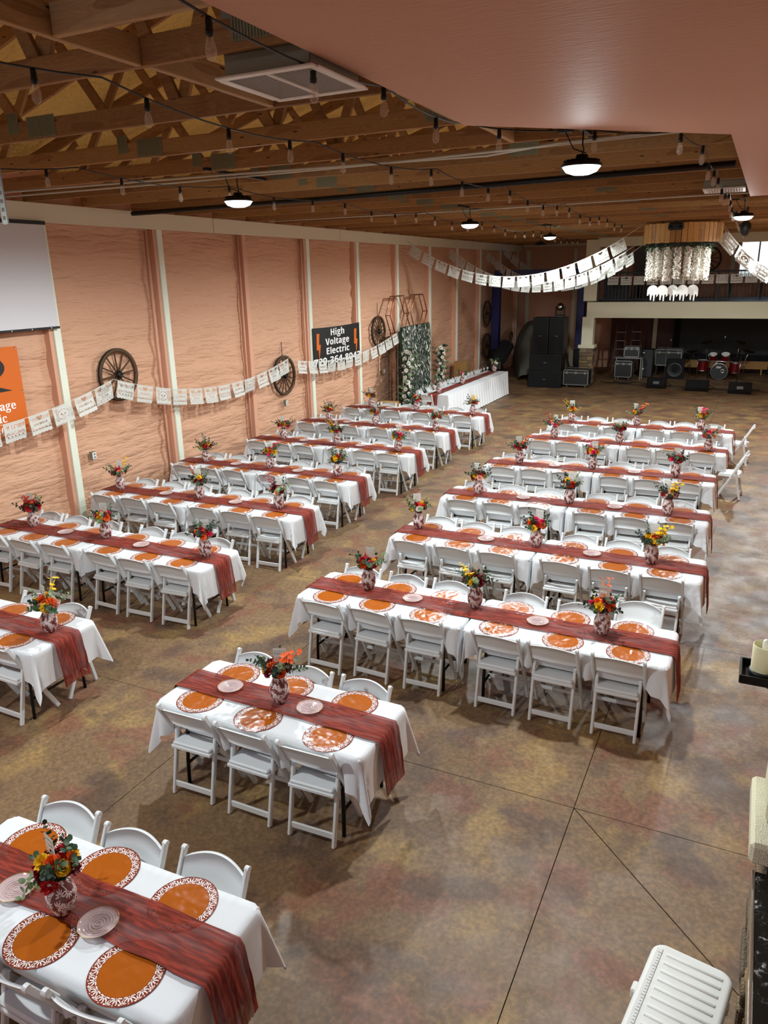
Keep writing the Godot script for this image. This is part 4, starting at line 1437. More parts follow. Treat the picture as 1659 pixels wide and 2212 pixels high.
# how each bouquet on the tables looks: palette and the colour of its tall spray
func bouquet(p: Vector3, pal: Array, spray: String, sd: int, label: String, group := "bouquets in the vases", card := true, greens := 12) -> void:
	var rn := RandomNumberGenerator.new()
	rn.seed = sd
	var t := thing("bouquet", label, "flowers", p, rn.randf() * TAU, group)
	part(t, "stems", G.stems, M.leaf_mid)
	var count := 13
	for k in count:
		var a := TAU * k / count * 2.4 + rn.randf_range(-0.3, 0.3)
		var rr := 0.015 + 0.08 * sqrt((k + 0.5) / count)
		var d := Vector3(cos(a) * rr, 0, sin(a) * rr)
		var y := 0.135 - 8.0 * rr * rr + rn.randf_range(-0.01, 0.02)
		var lean := Basis(Vector3(-sin(a), 0, cos(a)).normalized() if rr > 0 else Vector3.RIGHT, -rr * 11.0)
		var col: String = pal[k % pal.size()]
		var kind: String = ["rose", "mum", "peony"][rn.randi() % 3]
		part(t, "flower", G[kind], M["petal_" + col], Transform3D(lean.scaled(Vector3.ONE * rn.randf_range(1.15, 1.65)), d + Vector3(0, y, 0)))
	if spray:
		var a := rn.randf() * TAU
		for k in 2:
			part(t, "flower_spray", G.spray, M["petal_" + spray], Transform3D(Basis.from_euler(Vector3(0.35 + 0.2 * k, a + k * 0.7, 0.0)).scaled(Vector3.ONE * 1.6), Vector3(cos(a) * 0.03, 0.07, -sin(a) * 0.03)))
	for k in greens:
		var a := TAU * k / greens + rn.randf_range(-0.25, 0.25)
		var tilt := rn.randf_range(0.35, 1.25)
		var bs := Basis(Vector3.UP, a) * Basis(Vector3(0, 0, 1), -tilt)
		part(t, "leaf_sprig", G["sprig%d" % (rn.randi() % 3)], M[["leaf_deep", "leaf_mid", "leaf_deep", "leaf_mid", "leaf_pale"][rn.randi() % 5]], Transform3D(bs * Basis(Vector3.UP, rn.randf() * TAU).scaled(Vector3.ONE * 1.0), Vector3(cos(a) * 0.02, 0.01 + rn.randf_range(0, 0.05), -sin(a) * 0.02)))
	if card:
		var c := thing("table_card", label.replace("bouquet of", "paper card in").replace(" flowers", ""), "card", p + Vector3(rn.randf_range(-0.05, 0.03), 0.15, 0.0), rn.randf_range(-0.5, 0.5), "cut paper cards in the bouquets")
		part(c, "paper", G.card, M["flag%d" % (sd % 4)])
		part(c, "pick", G.pick, M.steel)

func row_words(name: String) -> String:
	if name == "a": return "short table nearer the stage"
	if name == "b": return "short table farther from stage"
	var k := int(name.substr(1))
	return ORD[(6 - k) if name[0] == "m" else (8 - k)] + (" mid-hall row from stage" if name[0] == "m" else " wall-side row from stage")

func build_tables() -> void:
	var rn := RandomNumberGenerator.new()
	rn.seed = 77
	for row in ROWS:
		var nm: String = row[0]
		var words := row_words(nm)
		var turn: float = -row[3]
		var e := Vector3(cos(row[3]), 0, sin(row[3]))
		var g := Vector3(-sin(row[3]), 0, cos(row[3]))
		var o := Vector3(row[1], 0, row[2])
		var long: bool = row[4] == 2
		# chairs are counted from the aisle between the two blocks, or from the bar for the short tables
		var mid_block := nm[0] == "m"
		for k in row[4]:
			var c: Vector3 = o - e * (0.915 + 1.85 * k) + g * 0.3825
			var which: String = "" if not long else ("aisle-end " if (k == 0) != mid_block else ("wall-end " if not mid_block else "outer "))
			table(c, turn, ("white folding table with black legs, %s%s" % [which, words]))
			var mesh: Mesh = G["cloth_%s%d" % ["single" if not long else ("right" if k == 0 else "left"), rn.randi() % 2]]
			solid("tablecloth", "white cloth hanging over %stable, %s" % [which, words], "tablecloth", mesh, M.cloth, Transform3D(Basis(Vector3.UP, turn), c), "white tablecloths")
			for i in 3:
				var cu: float = [0.52, -0.02, -0.56][i]
				var nth: int = k * 3 + i
				var from_aisle: int = (nth if not mid_block else 5 - nth) if long else nth
				var from := "aisle" if nm != "a" and nm != "b" else "bar"
				if nm == "w2" and nth == 2: continue
				var jit := rn.randf_range(-0.02, 0.02)
				chair(c + e * (cu + jit) + g * (0.3825 + 0.065 + rn.randf_range(-0.02, 0.025)), turn + PI + rn.randf_range(-0.05, 0.05), "white folding chair facing stage, %s from %s, %s" % [ORD[from_aisle], from, words], "white folding chairs at the tables")
				var back_off := 0.10
				if nm == "m1" and nth == 0: back_off = 0.34
				chair(c + e * (cu - jit) - g * (0.3825 + back_off + rn.randf_range(-0.025, 0.02)), turn + rn.randf_range(-0.05, 0.05), "white folding chair, back to stage, %s from %s, %s" % [ORD[from_aisle], from, words], "white folding chairs at the tables")
				for sd in [0, 1]:
					var mp: Vector3 = c + e * (cu * 1.06 + rn.randf_range(-0.03, 0.03)) + g * ((0.225 if sd == 0 else -0.235) + rn.randf_range(-0.015, 0.015)) + Vector3(0, TH + 0.0035, 0)
					var ml := "orange placemat with lace border, %s from %s, %s, %s" % [ORD[from_aisle], from, "far from stage" if sd == 0 else "stage side", words]
					ml = ml.replace(", far from stage,", " on front side,").replace(", stage side,", " on stage side,")
					solid("placemat", ml, "placemat", G.placemat, M.placemat, Transform3D(Basis(Vector3.UP, rn.randf() * TAU), mp), "orange placemats")
		var rc: Vector3 = o + g * 0.365
		solid("table_runner", "rust gauze runner along %s" % words, "table runner", G["runner%d" % row[4]], M.runner, Transform3D(Basis(Vector3.UP, turn), rc), "rust gauze runners")
		# dishes
		var dl: Array = [1.22, 2.52] if long else [0.65, 1.40]
		if nm == "b": dl = [0.70, 1.29]
		if nm == "w2": dl = [1.2]
		for k in dl.size():
			var d := thing("glass_dish", "round pink-tinted glass dish with rings, %s, %s" % [["right-hand", "second"][k] if false else ["one", "other"][k], words], "dish", o - e * dl[k] + g * (0.36 if nm != "b" else 0.45) + Vector3(0, TH + 0.016, 0), rn.randf() * TAU, "glass dishes on the runners")
			d.set_meta("label", "round pink glass dish on runner, %s, %s" % [["nearer bar side", "nearer wheel wall"][k] if long else ["nearer bar side", "nearer wheel wall"][k], words])
			part(d, "bowl", G.dish, M.dish_glass)
			part(d, "rings", G.dish_rings, M.dish_ring)
			part(d, "rim", G.dish_rim, M.brass)
		# vases and bouquets
		var vs: Array = row[5]
		for k in vs.size():
			var vp: Vector3 = o - e * vs[k][0] + g * vs[k][1] + Vector3(0, TH + 0.013, 0)
			var place: String = (["wall end of", "middle of", "bar end of"][k] + " ") if vs.size() == 3 else "on "
			solid("flower_vase", "maroon vase with white fan pattern, %s%s" % [place, words], "vase", G.vase, M.vase, Transform3D(Basis(Vector3.UP, rn.randf() * TAU), vp), "patterned vases")
			var pal: Array = PALETTES[(vase_n * 3 + 2 * k) % PALETTES.size()]
			var spray: String = ["", "yellow", "orange", "pink", "", "red", ""][vase_n % 7]
			if nm == "m1":
				pal = [PALETTES[0], PALETTES[1], PALETTES[2]][k]
				spray = ["", "yellow", "orange"][k]
			elif nm == "m2":
				pal = [PALETTES[3], PALETTES[4], PALETTES[5]][k]
				spray = ["red", "", "yellow"][k]
			elif nm == "a":
				pal = ["orange", "crimson", "yellow", "crimson"]
				spray = "orange"
			elif nm == "b":
				pal = ["red", "orange", "yellow", "crimson"]
				spray = ""
			elif nm == "w2":
				pal = ["orange", "blush", "yellow", "white"]
				spray = "yellow"
			vase_n += 1
			var cols := []
			for q in pal:
				if not cols.has(q): cols.append(q)
			bouquet(vp + Vector3(0, 0.205, 0), pal, spray, 300 + vase_n, "bouquet of %s and %s flowers, %s%s" % [cols[0], cols[1], place, words])
	# ---- two chairs pulled out at the outer ends of mid-hall rows
	chair(Vector3(0.06, 0, -14.36), -PI / 2 - 0.06, "white folding chair pulled out beside outer end of third mid-hall row from stage", "white folding chairs at the tables")
	chair(Vector3(0.12, 0, -17.0), -PI / 2 - 0.10, "white folding chair pulled out beside outer end of second mid-hall row from stage", "white folding chairs at the tables")
	build_head_table()

func build_head_table() -> void:
	var n := FastNoiseLite.new()
	n.seed = 8
	for k in 3:
		var z0 := -19.25 - 1.85 * k
		table(Vector3(-7.8, 0, z0 - 0.92), PI / 2, "folding table under pleated white cloth, %s of the head table" % ["near third", "middle third", "stage third"][k])
		var s := begin(true)
		var per := []     # outline: right side, far end, left side, near end
		var steps := 160
		var hx := 0.39
		var hz := 0.925
		var f := func(t: float, lo: float) -> Vector3:
			var q := fposmod(t, 1.0) * 2.0 * (hx + hz) * 2.0
			var p := Vector2()
			var out := Vector2()
			if q < 2 * hz:
				p = Vector2(hx, hz - q); out = Vector2(1, 0)
			elif q < 2 * hz + 2 * hx:
				p = Vector2(hx - (q - 2 * hz), -hz); out = Vector2(0, -1)
			elif q < 4 * hz + 2 * hx:
				p = Vector2(-hx, -hz + (q - 2 * hz - 2 * hx)); out = Vector2(-1, 0)
			else:
				p = Vector2(-hx + (q - 4 * hz - 2 * hx), hz); out = Vector2(0, 1)
			var pleat := (0.5 + 0.5 * sin(q * 26.0 + 3.0 * n.get_noise_1d(q * 30.0 + k * 50))) * 0.045 * lo
			if absf(out.y) > 0.5: pleat *= 0.1
			var slack := 0.05 * lo if absf(out.x) > 0.5 else 0.0
			return Vector3(p.x + out.x * (pleat + slack), lerpf(TH + 0.004, 0.02, lo), p.y + out.y * pleat)
		for i in steps:
			for j in 6:
				quad(s, f.call(float(i + 1) / steps, (j + 1) / 6.0), f.call(float(i) / steps, (j + 1) / 6.0), f.call(float(i) / steps, j / 6.0), f.call(float(i + 1) / steps, j / 6.0))
		s.set_smooth_group(-1)
		quad(s, Vector3(-hx, TH + 0.004, hz), Vector3(hx, TH + 0.004, hz), Vector3(hx, TH + 0.004, -hz), Vector3(-hx, TH + 0.004, -hz))
		solid("tablecloth", "floor-length pleated white cloth on %s of the head table" % ["near third", "middle third", "stage third"][k], "tablecloth", fin(s), M.cloth, at(-7.8, 0, z0 - 0.92), "white tablecloths")
	solid("table_runner", "long rust gauze runner down the head table along the wall", "table runner", runner_mesh(5.55, 44), M.runner, Transform3D(Basis(Vector3.UP, -PI / 2), Vector3(-7.86, 0.003, -19.235)), "rust gauze runners")
	for k in 9:
		chair(Vector3(-8.42 + 0.02 * (k % 3), 0, -19.62 - 0.6 * k), PI / 2 + (0.15 if k < 2 else 0.0), "white folding chair at wall side of head table, %s from its near end" % ORD[k], "white folding chairs at the tables")
	chair(Vector3(-7.95, 0, -18.82), PI + 0.1, "white folding chair at the near end of the head table", "white folding chairs at the tables")
	var rn := RandomNumberGenerator.new()
	rn.seed = 5
	for k in 18:
		solid("stemmed_glass", "clear stemmed glass, %s from near end of head table" % (ORD[k] if k < 10 else ["eleventh", "twelfth", "thirteenth", "fourteenth", "fifteenth", "sixteenth", "seventeenth", "eighteenth"][k - 10]), "glass", G.goblet, M.clear_glass, at(-8.05 + rn.randf_range(-0.03, 0.03), TH + 0.004, -19.55 - k * 0.29), "glasses on the head table")
	var spots := [[-19.5, ["white", "white", "blush"], "near end"], [-21.4, ["pink", "red", "white"], "middle"], [-24.5, ["white", "white", "peach"], "stage end"]]
	for q in spots:
		var vp := Vector3(-7.8, TH + 0.018, q[0])
		solid("flower_vase", "pink patterned vase on the head table, %s" % q[2], "vase", G.vase, M.vase, at(vp.x, vp.y, vp.z), "patterned vases")
		bouquet(vp + Vector3(0, 0.205, 0), q[1], "", 700 + int(-q[0]), "bouquet of %s and %s flowers on head table, %s" % [q[1][0], q[1][2], q[2]], "bouquets in the vases", false)

func words(parent: Node, called: String, text: String, height: float, m: Material, xf: Transform3D, serif := false, italic := false, align := HORIZONTAL_ALIGNMENT_CENTER, spread := 1.0) -> void:
	var f := SystemFont.new()
	f.font_names = PackedStringArray(["Droid Serif" if serif else "Droid Sans"])
	f.font_weight = 700
	f.font_italic = italic
	var t := TextMesh.new()
	t.text = text
	t.font = f
	t.font_size = 64
	t.pixel_size = height / 46.0
	t.depth = 0.004
	t.horizontal_alignment = align
	var o := MeshInstance3D.new()
	o.name = called
	o.mesh = t
	o.material_override = m
	o.transform = xf * Transform3D(Basis.from_scale(Vector3(spread, 1, 1)), Vector3.ZERO)
	parent.add_child(o, true)

func wheel(p: Vector3, turn: float, d: float, label: String, spokes := 14) -> void:
	var t := thing("wagon_wheel", label, "wheel", p, turn, "wagon wheels on the walls")
	var r := d / 2
	# built facing +z
	var s := begin(true)
	lathe(s, [Vector2(r - 0.055, -0.025), Vector2(r - 0.055, 0.025), Vector2(r - 0.004, 0.025), Vector2(r - 0.004, -0.025), Vector2(r - 0.055, -0.025)], 44, Transform3D(Basis(Vector3.RIGHT, PI / 2), Vector3.ZERO))
	var o := part(t, "felloe", fin(s), M.wheel_wood)
	s = begin(true)
	lathe(s, [Vector2(r - 0.004, -0.02), Vector2(r + 0.003, -0.02), Vector2(r + 0.003, 0.02), Vector2(r - 0.004, 0.02)], 44, Transform3D(Basis(Vector3.RIGHT, PI / 2), Vector3.ZERO))
	part(o, "tyre", fin(s), M.iron)
	s = begin(true)
	lathe(s, [Vector2(0.05, -0.05), Vector2(0.065, -0.03), Vector2(0.065, 0.03), Vector2(0.055, 0.05), Vector2(0.04, 0.07), Vector2(0.022, 0.07), Vector2(0.02, 0.05), Vector2(0.001, 0.05)], 20, Transform3D(Basis(Vector3.RIGHT, PI / 2), Vector3.ZERO))
	part(t, "hub", fin(s), M.iron)
	s = begin(true)
	tube(s, [Vector3(0, 0.05, 0), Vector3(0, r * 0.5, 0), Vector3(0, r - 0.05, 0)], 0.015, 8, 0.012)
	var sp := fin(s)
	for k in spokes: part(t, "spoke", sp, M.wheel_wood, Transform3D(Basis(Vector3(0, 0, 1), TAU * k / spokes + 0.1), Vector3.ZERO))

func build_wall_things() -> void:
	var L := PI / 2
	wheel(Vector3(-9.50, 2.43, -9.42), L, 0.86, "wagon wheel hung on the peach wall between first white posts, behind paper bunting", 12)
	wheel(Vector3(-9.50, 1.81, -14.39), L, 0.88, "wagon wheel hung low on the peach wall left of the black banner", 16)
	wheel(Vector3(-9.50, 2.43, -19.24), L, 0.84, "wagon wheel on the peach wall between black banner and leafy backdrop", 16)
	wheel(Vector3(-9.42, 2.45, -28.55), L, 0.95, "dark wagon wheel behind the blue lift post, upper one", 16)
	wheel(Vector3(-9.42, 1.22, -28.60), L, 0.95, "dark wagon wheel behind the blue lift post, lower one", 16)
	wheel(Vector3(-2.04, 4.28, -33.15), 0, 0.95, "dark wagon wheel on the back wall above the balcony", 12)
	# wires that hold the wheels
	for q in [[-14.39, 2.25, 2.55, "above the low wagon wheel"], [-19.24, 2.85, 3.2, "above the wheel near leaf backdrop"], [-19.24, 1.35, 2.0, "below the wheel near leaf backdrop"]]:
		var s := begin(true)
		tube(s, [Vector3(-9.53, q[1], q[0]), Vector3(-9.53, q[2], q[0])], 0.008, 5)
		solid("wall_wire", "thin brown wire on the peach wall " + q[3], "wire", fin(s), M.iron, Transform3D(), "wires on the wall")
	for q in [[-8.65, 1.22, "below paper bunting near the first white post"], [-14.38, 1.19, "under the low wagon wheel"], [-19.5, 1.30, "near the leafy backdrop"], [-15.55, 1.62, "on the white post under the black banner"]]:
		var t := thing("wall_outlet", "small grey electric box " + q[2], "outlet", Vector3(-9.50 if q[0] != -15.55 else -9.44, q[1], q[0]), L)
		part(t, "box", box(Vector3(0.09, 0.13, 0.07), 0.006), M.plate_metal if q[0] != -15.55 else M.paper)
		part(t, "cover", box(Vector3(0.075, 0.11, 0.008), 0.002), M.grille_white, at(0, 0, 0.037))
		for sy in [-0.025, 0.025]: part(t, "socket", box(Vector3(0.03, 0.03, 0.004)), M.black_plastic if q[0] == -15.55 else M.grey_wash, at(0, sy, 0.042))
	# ---- projection screen
	var ps := thing("projection_screen", "white projection screen with black borders hung from the wall beam", "screen", Vector3(-9.36, 3.28, -6.9), L)
	part(ps, "fabric", box(Vector3(2.66, 1.42, 0.006)), M.screen_white, at(0, 0.72, 0))
	part(ps, "side_border", box(Vector3(0.012, 1.42, 0.008)), M.post_white, at(1.32, 0.72, 0.001))
	part(ps, "bottom_bar", box(Vector3(2.68, 0.035, 0.02), 0.006), M.black_plastic, at(0, 0.0, 0))
	part(ps, "top_bar", box(Vector3(2.68, 0.05, 0.03), 0.006), M.black_plastic, at(0, 1.45, 0))
	for k in 8: part(ps, "rivet", box(Vector3(0.014, 0.014, 0.004)), M.grille_white, at(-1.2 + k * 0.34, 0.0, 0.011))
	# ---- orange banner
	var ob := thing("orange_banner", "orange vinyl banner with black figure and white lettering", "banner", Vector3(-9.45, 1.84, -6.26), L)
	part(ob, "vinyl", box(Vector3(2.5, 1.23, 0.006)), M.orange_vinyl, at(0, 0.615, 0))
	var disc := PackedVector2Array()
	for k in 28: disc.append(Vector2(0.55 + cos(TAU * k / 28) * 0.45, 0.96 + sin(TAU * k / 28) * 0.2))
	part(ob, "black_disc", cut_out(disc, 0.004), M.print_black, at(0, 0, 0.005))
	part(ob, "black_swoosh", cut_out(PackedVector2Array([Vector2(0.2, 0.80), Vector2(0.72, 0.74), Vector2(1.07, 0.625), Vector2(0.6, 0.62), Vector2(0.2, 0.60)]), 0.004), M.print_black, at(0, 0, 0.005))
	words(ob, "lettering", "High Voltage", 0.115, M.print_white, at(1.09, 0.42, 0.004), true, false, HORIZONTAL_ALIGNMENT_RIGHT)
	words(ob, "lettering", "Electric", 0.115, M.print_white, at(0.91, 0.255, 0.004), true, false, HORIZONTAL_ALIGNMENT_RIGHT)
	words(ob, "lettering", "720-364-8042", 0.115, M.print_white, at(1.05, 0.075, 0.004), true, false, HORIZONTAL_ALIGNMENT_RIGHT)
	for q in [Vector2(1.22, 1.2), Vector2(1.22, 0.6), Vector2(1.22, 0.03)]: part(ob, "grommet", turned([Vector2(0.006, 0), Vector2(0.014, 0.003)], 10), M.steel, posed(Vector3(q.x, q.y, 0.004), Vector3(PI / 2, 0, 0)))
	# ---- black banner
	var bb := thing("black_banner", "black vinyl banner with white company lettering and orange bolts", "banner", Vector3(-9.42, 1.86, -16.75), L)
	var s := begin(true)
	for sg in [1.0, -1.0]:
		sheet(s, 12, 4, func(a: float, b: float) -> Vector3:
			var x := lerpf(-1.18, 1.18, a if sg > 0 else 1 - a)
			return Vector3(x, lerpf(-0.02 - 0.03 * (a if sg > 0 else 1 - a), 0.90 - 0.02 * sin(a * PI), b), 0.004 * sg))
	part(bb, "vinyl", fin(s), M.black_vinyl)
	words(bb, "lettering", "High", 0.155, M.print_white, at(0.0, 0.755, 0.008), false, true, HORIZONTAL_ALIGNMENT_CENTER, 1.55)
	words(bb, "lettering", "Voltage", 0.155, M.print_white, at(0.0, 0.535, 0.008), false, true, HORIZONTAL_ALIGNMENT_CENTER, 1.55)
	words(bb, "lettering", "Electric", 0.155, M.print_white, at(0.0, 0.315, 0.008), false, true, HORIZONTAL_ALIGNMENT_CENTER, 1.55)
	words(bb, "lettering", "720-364-8042", 0.165, M.print_white, at(0.0, 0.085, 0.008), false, true, HORIZONTAL_ALIGNMENT_CENTER, 1.7)
	for k in 2:
		var bx0: float = [-0.95, 0.95][k]
		part(bb, "orange_bolt", cut_out(PackedVector2Array([Vector2(-0.07, 0.32), Vector2(0.06, 0.32), Vector2(0.03, 0.06), Vector2(0.11, 0.06), Vector2(0.02, -0.32), Vector2(0.0, -0.06), Vector2(-0.09, -0.06)]), 0.004), M.orange_vinyl, at(bx0, 0.44, 0.008))
	# ---- leafy photo backdrop
	var bd := thing("leaf_backdrop", "tall backdrop panel covered in dark green and silvery leaves", "backdrop", Vector3(-8.98, 0, -20.62), L + 0.03)
	part(bd, "panel", box(Vector3(2.2, 2.5, 0.04)), M.leaf_deep, at(0, 1.28, 0))
	for sx in [-1.0, 1.0]: part(bd, "stand", box(Vector3(0.05, 0.1, 0.5), 0.005), M.black_metal, at(sx, 0.05, 0))
	var lf := begin(true)
	sheet(lf, 2, 3, func(a: float, b: float) -> Vector3: return Vector3((a - 0.5) * 0.022 * sin(PI * clampf(b, 0.06, 0.97)), b * 0.075 - 0.02, 0.012 * b + 0.006 * absf(a - 0.5)))
	var leaf_m := fin(lf)
	rng.seed = 99
	var cols := ["leaf_deep", "leaf_mid", "grey_wash", "petal_white"]
	for c in 4:
		var mm := MultiMesh.new()
		mm.transform_format = MultiMesh.TRANSFORM_3D
		mm.mesh = leaf_m
		mm.instance_count = [2200, 800, 1500, 1200][c]
		for k in mm.instance_count:
			var bs := Basis.from_euler(Vector3(rng.randf_range(-0.2, 0.7), rng.randf_range(-0.6, 0.6), rng.randfn(PI, 0.35)))
			mm.set_instance_transform(k, Transform3D(bs.scaled(Vector3.ONE * rng.randf_range(0.9, 1.9)), Vector3(rng.randf_range(-1.09, 1.09), rng.randf_range(0.06, 2.52), 0.03)))
		var mi := MultiMeshInstance3D.new()
		mi.name = "leaves"
		mi.multimesh = mm
		mi.material_override = M[cols[c]]
		mi.set_meta("kind", "stuff")
		bd.add_child(mi, true)
	# ---- flower columns each side of it
	for q in [[-8.72, -19.42, 0.0, 1.95, "taller leafy column of white flowers left of leaf backdrop"], [-8.75, -22.05, 0.0, 1.82, "leafy column of white flowers right of leaf backdrop, by head table"]]:
		var t := thing("flower_tower", q[4], "flowers", Vector3(q[0], 0, q[1]))
		s = begin(true)
		tube(s, [Vector3(0, 0.0, 0), Vector3(0.02, 1.0, 0.02), Vector3(0, q[3] - 0.1, 0)], 0.035, 8)
		part(t, "core", fin(s), M.leaf_deep)
		for k in 46:
			var y: float = 0.08 + (q[3] - 0.1) * k / 46.0
			var a := k * 2.4
			part(t, "flower", G[["peony", "rose", "mum"][k % 3]], M.petal_white, Transform3D(Basis(Vector3(-sin(a), 0, cos(a)), -1.1).scaled(Vector3.ONE * rng.randf_range(1.4, 2.3)), Vector3(cos(a) * 0.10, y, sin(a) * 0.10)))
		for k in 34:
			var y: float = 0.05 + (q[3] - 0.05) * k / 34.0
			var a := k * 1.9 + 0.5
			part(t, "leaf_sprig", G["sprig%d" % (k % 3)], M[["leaf_deep", "leaf_mid", "leaf_pale"][k % 3]], Transform3D(Basis(Vector3.UP, -a) * Basis(Vector3(0, 0, 1), -1.0).scaled(Vector3.ONE * 1.5), Vector3(cos(a) * 0.04, y, sin(a) * 0.04)))
	# ---- hexagon frames behind the backdrop
	for q in [[-20.02, "left"], [-21.42, "right"]]:
		var t := thing("hexagon_frame", "copper hexagon tube frame standing behind the leaf backdrop, %s one of the pair" % ("wheel-side" if q[1] == "left" else "stage-side"), "frame", Vector3(-9.28, 0, q[0]), L)
		for dz in [-0.07, 0.07]:
			s = begin(true)
			var hp := []
			for k in 7: hp.append(Vector3(cos(TAU * k / 6) * 0.62, 2.85 + sin(TAU * k / 6) * 0.58, dz))
			for k in 6: tube(s, [hp[k], hp[k + 1]], 0.016, 6)
			for k in [4, 5]: tube(s, [hp[k], Vector3(hp[k].x, 0, dz)], 0.016, 6)
			part(t, "hexagon", fin(s), M.copper)
		for k in 6:
			s = begin(true)
			tube(s, [Vector3(cos(TAU * k / 6) * 0.62, 2.85 + sin(TAU * k / 6) * 0.58, -0.07), Vector3(cos(TAU * k / 6) * 0.62, 2.85 + sin(TAU * k / 6) * 0.58, 0.07)], 0.014, 6)
			part(t, "spacer", fin(s), M.copper)
	# ---- cardboard boxes
	var bxs := [[-9.0, 0.0, -18.75, 0.5, 0.32, 0.55, "bottom box of the low stack by the leaf backdrop"], [-9.0, 0.325, -18.72, 0.48, 0.24, 0.5, "top box of the low stack by the leaf backdrop"], [-8.55, 0.0, -18.62, 0.4, 0.3, 0.42, "small open box in front of the low stack"], [-9.12, 0.0, -25.0, 0.45, 1.02, 0.62, "tall box with white label between head table and wall"]]
	for q in bxs:
		var t := thing("cardboard_box", "brown cardboard " + q[6], "box", Vector3(q[0], q[1], q[2]), 0.08)
		part(t, "body", box(Vector3(q[3], q[4], q[5]), 0.004), M.cardboard, at(0, q[4] / 2, 0))
		part(t, "tape", box(Vector3(q[3] + 0.002, 0.003, 0.05)), M.candle, at(0, q[4], 0))
		part(t, "label", box(Vector3(0.004, 0.12, 0.16)), M.paper, at(q[3] / 2 + 0.001, q[4] * 0.6, 0.05))

func build_stage() -> void:
	# ---- loudspeaker stack
	var cab := func(at_: Vector3, size: Vector3, label: String) -> void:
		var t := thing("loudspeaker", label, "speaker", at_, 0.02, "stacked loudspeakers")
		part(t, "cabinet", box(size, 0.012, Vector3(0, size.y / 2, -size.z / 2)), M.black_plastic)
		part(t, "grille", box(Vector3(size.x - 0.04, size.y - 0.05, 0.012), 0.004, Vector3(0, size.y / 2, 0.006)), M.black_carpet)
		part(t, "badge", box(Vector3(0.08, 0.02, 0.004)), M.grey_wash, at(0, size.y * 0.5, 0.014))
	cab.call(Vector3(-6.61, 0.0, -26.55), Vector3(1.16, 0.58, 0.75), "bottom wide black subwoofer of the loudspeaker stack")
	cab.call(Vector3(-6.61, 0.585, -26.55), Vector3(1.12, 0.58, 0.75), "upper wide black subwoofer of the loudspeaker stack")
	cab.call(Vector3(-6.82, 1.17, -26.58), Vector3(0.54, 1.24, 0.6), "tall black loudspeaker on the subwoofers, wall side")
	cab.call(Vector3(-6.25, 1.17, -26.58), Vector3(0.54, 1.24, 0.6), "tall black loudspeaker on the subwoofers, column side")
	var mh := thing("moving_head_light", "black moving head stage light on top of loudspeakers", "light", Vector3(-6.2, 2.41, -26.75))
	part(mh, "base", box(Vector3(0.32, 0.09, 0.26), 0.015), M.black_plastic, at(0, 0.045, 0))
	for sx in [-0.14, 0.14]: part(mh, "yoke_arm", box(Vector3(0.05, 0.30, 0.10), 0.015), M.black_plastic, at(sx, 0.22, 0))
	var s := begin(true)
	ball(s, Vector3(0, 0.36, 0), Vector3(0.12, 0.13, 0.14), 16, 10)
	part(mh, "head", fin(s), M.black_plastic)
	part(mh, "lens", turned([Vector2(0.001, 0.02), Vector2(0.05, 0.012), Vector2(0.065, 0.0)], 16), M.chrome, posed(Vector3(0, 0.36, 0.13), Vector3(PI / 2, 0, 0)))
	# ---- flight case
	flight_case(Vector3(-5.57, 0, -27.15), Vector3(0.88, 0.54, 0.62), "black road case with silver edges beside stone column base", 0.09)
	# ---- two-post lift
	for q in [[-9.12, "wall side, behind a wagon wheel"], [-6.02, "beside the stage column"]]:
		var t := thing("lift_post", "tall blue steel lift post, " + q[1], "post", Vector3(q[0], 0, -28.7 if q[0] < -7 else -29.35))
		part(t, "column", box(Vector3(0.30, 3.85, 0.32), 0.02), M.blue_paint, at(0, 1.93, 0))
		part(t, "base_plate", box(Vector3(0.6, 0.03, 0.6), 0.005), M.blue_paint, at(0, 0.015, 0))
		part(t, "carriage", box(Vector3(0.34, 0.6, 0.2), 0.02), M.black_metal, at(0, 0.8, 0.1))
	solid("lift_crossbar", "dark blue overhead crossbar joining the two lift posts", "crossbar", box(Vector3(3.35, 0.16, 0.2), 0.01), M.blue_paint, Transform3D(Basis(Vector3.UP, 0.21), Vector3(-7.57, 3.93, -29.02)))
	# ---- covered car
	s = begin(true)
	var n := FastNoiseLite.new()
	n.seed = 3
	n.frequency = 1.4
	sheet(s, 36, 26, func(a: float, b: float) -> Vector3:
		var z := lerpf(1.9, -1.9, a)
		var an := PI * b
		var k := clampf((a - 0.0) / 0.42, 0, 1)
		var hgt := lerpf(0.85, 1.95, smoothstep(0.0, 1.0, k)) * (1.0 - 0.35 * smoothstep(0.85, 1.0, a)) * smoothstep(0.0, 0.10, a + 0.03)
		var c := pow(absf(cos(an)), 0.55) * signf(cos(an))
		var w := 0.95 * (1.0 - 0.22 * sin(an) * sin(an)) + n.get_noise_2d(a * 4, b * 8) * 0.05
		return Vector3(-c * w * 1.02, pow(sin(an), 0.6) * hgt + 0.10 + n.get_noise_2d(a * 9, b * 4) * 0.03 * sin(an), z))
	solid("covered_car", "car under a dusty grey cover behind the loudspeakers", "covered car", fin(s), M.tarp, Transform3D(Basis(Vector3.UP, 0.35), Vector3(-7.65, 0.0, -30.0)))
	# ---- dark machine with a hooped handle
	var mw := thing("yard_machine", "black wheeled machine with tall hooped handle by blue lift post", "machine", Vector3(-8.78, 0, -27.6), 0.5)
	part(mw, "engine", box(Vector3(0.5, 0.4, 0.5), 0.06), M.black_plastic, at(0, 0.62, 0))
	part(mw, "deck", box(Vector3(0.62, 0.28, 0.85), 0.08), M.black_metal, at(0, 0.30, 0))
	part(mw, "bag", box(Vector3(0.5, 0.85, 0.42), 0.10), M.black_carpet, posed(Vector3(0.32, 1.10, 0.0), Vector3(0, 0, -0.5)))
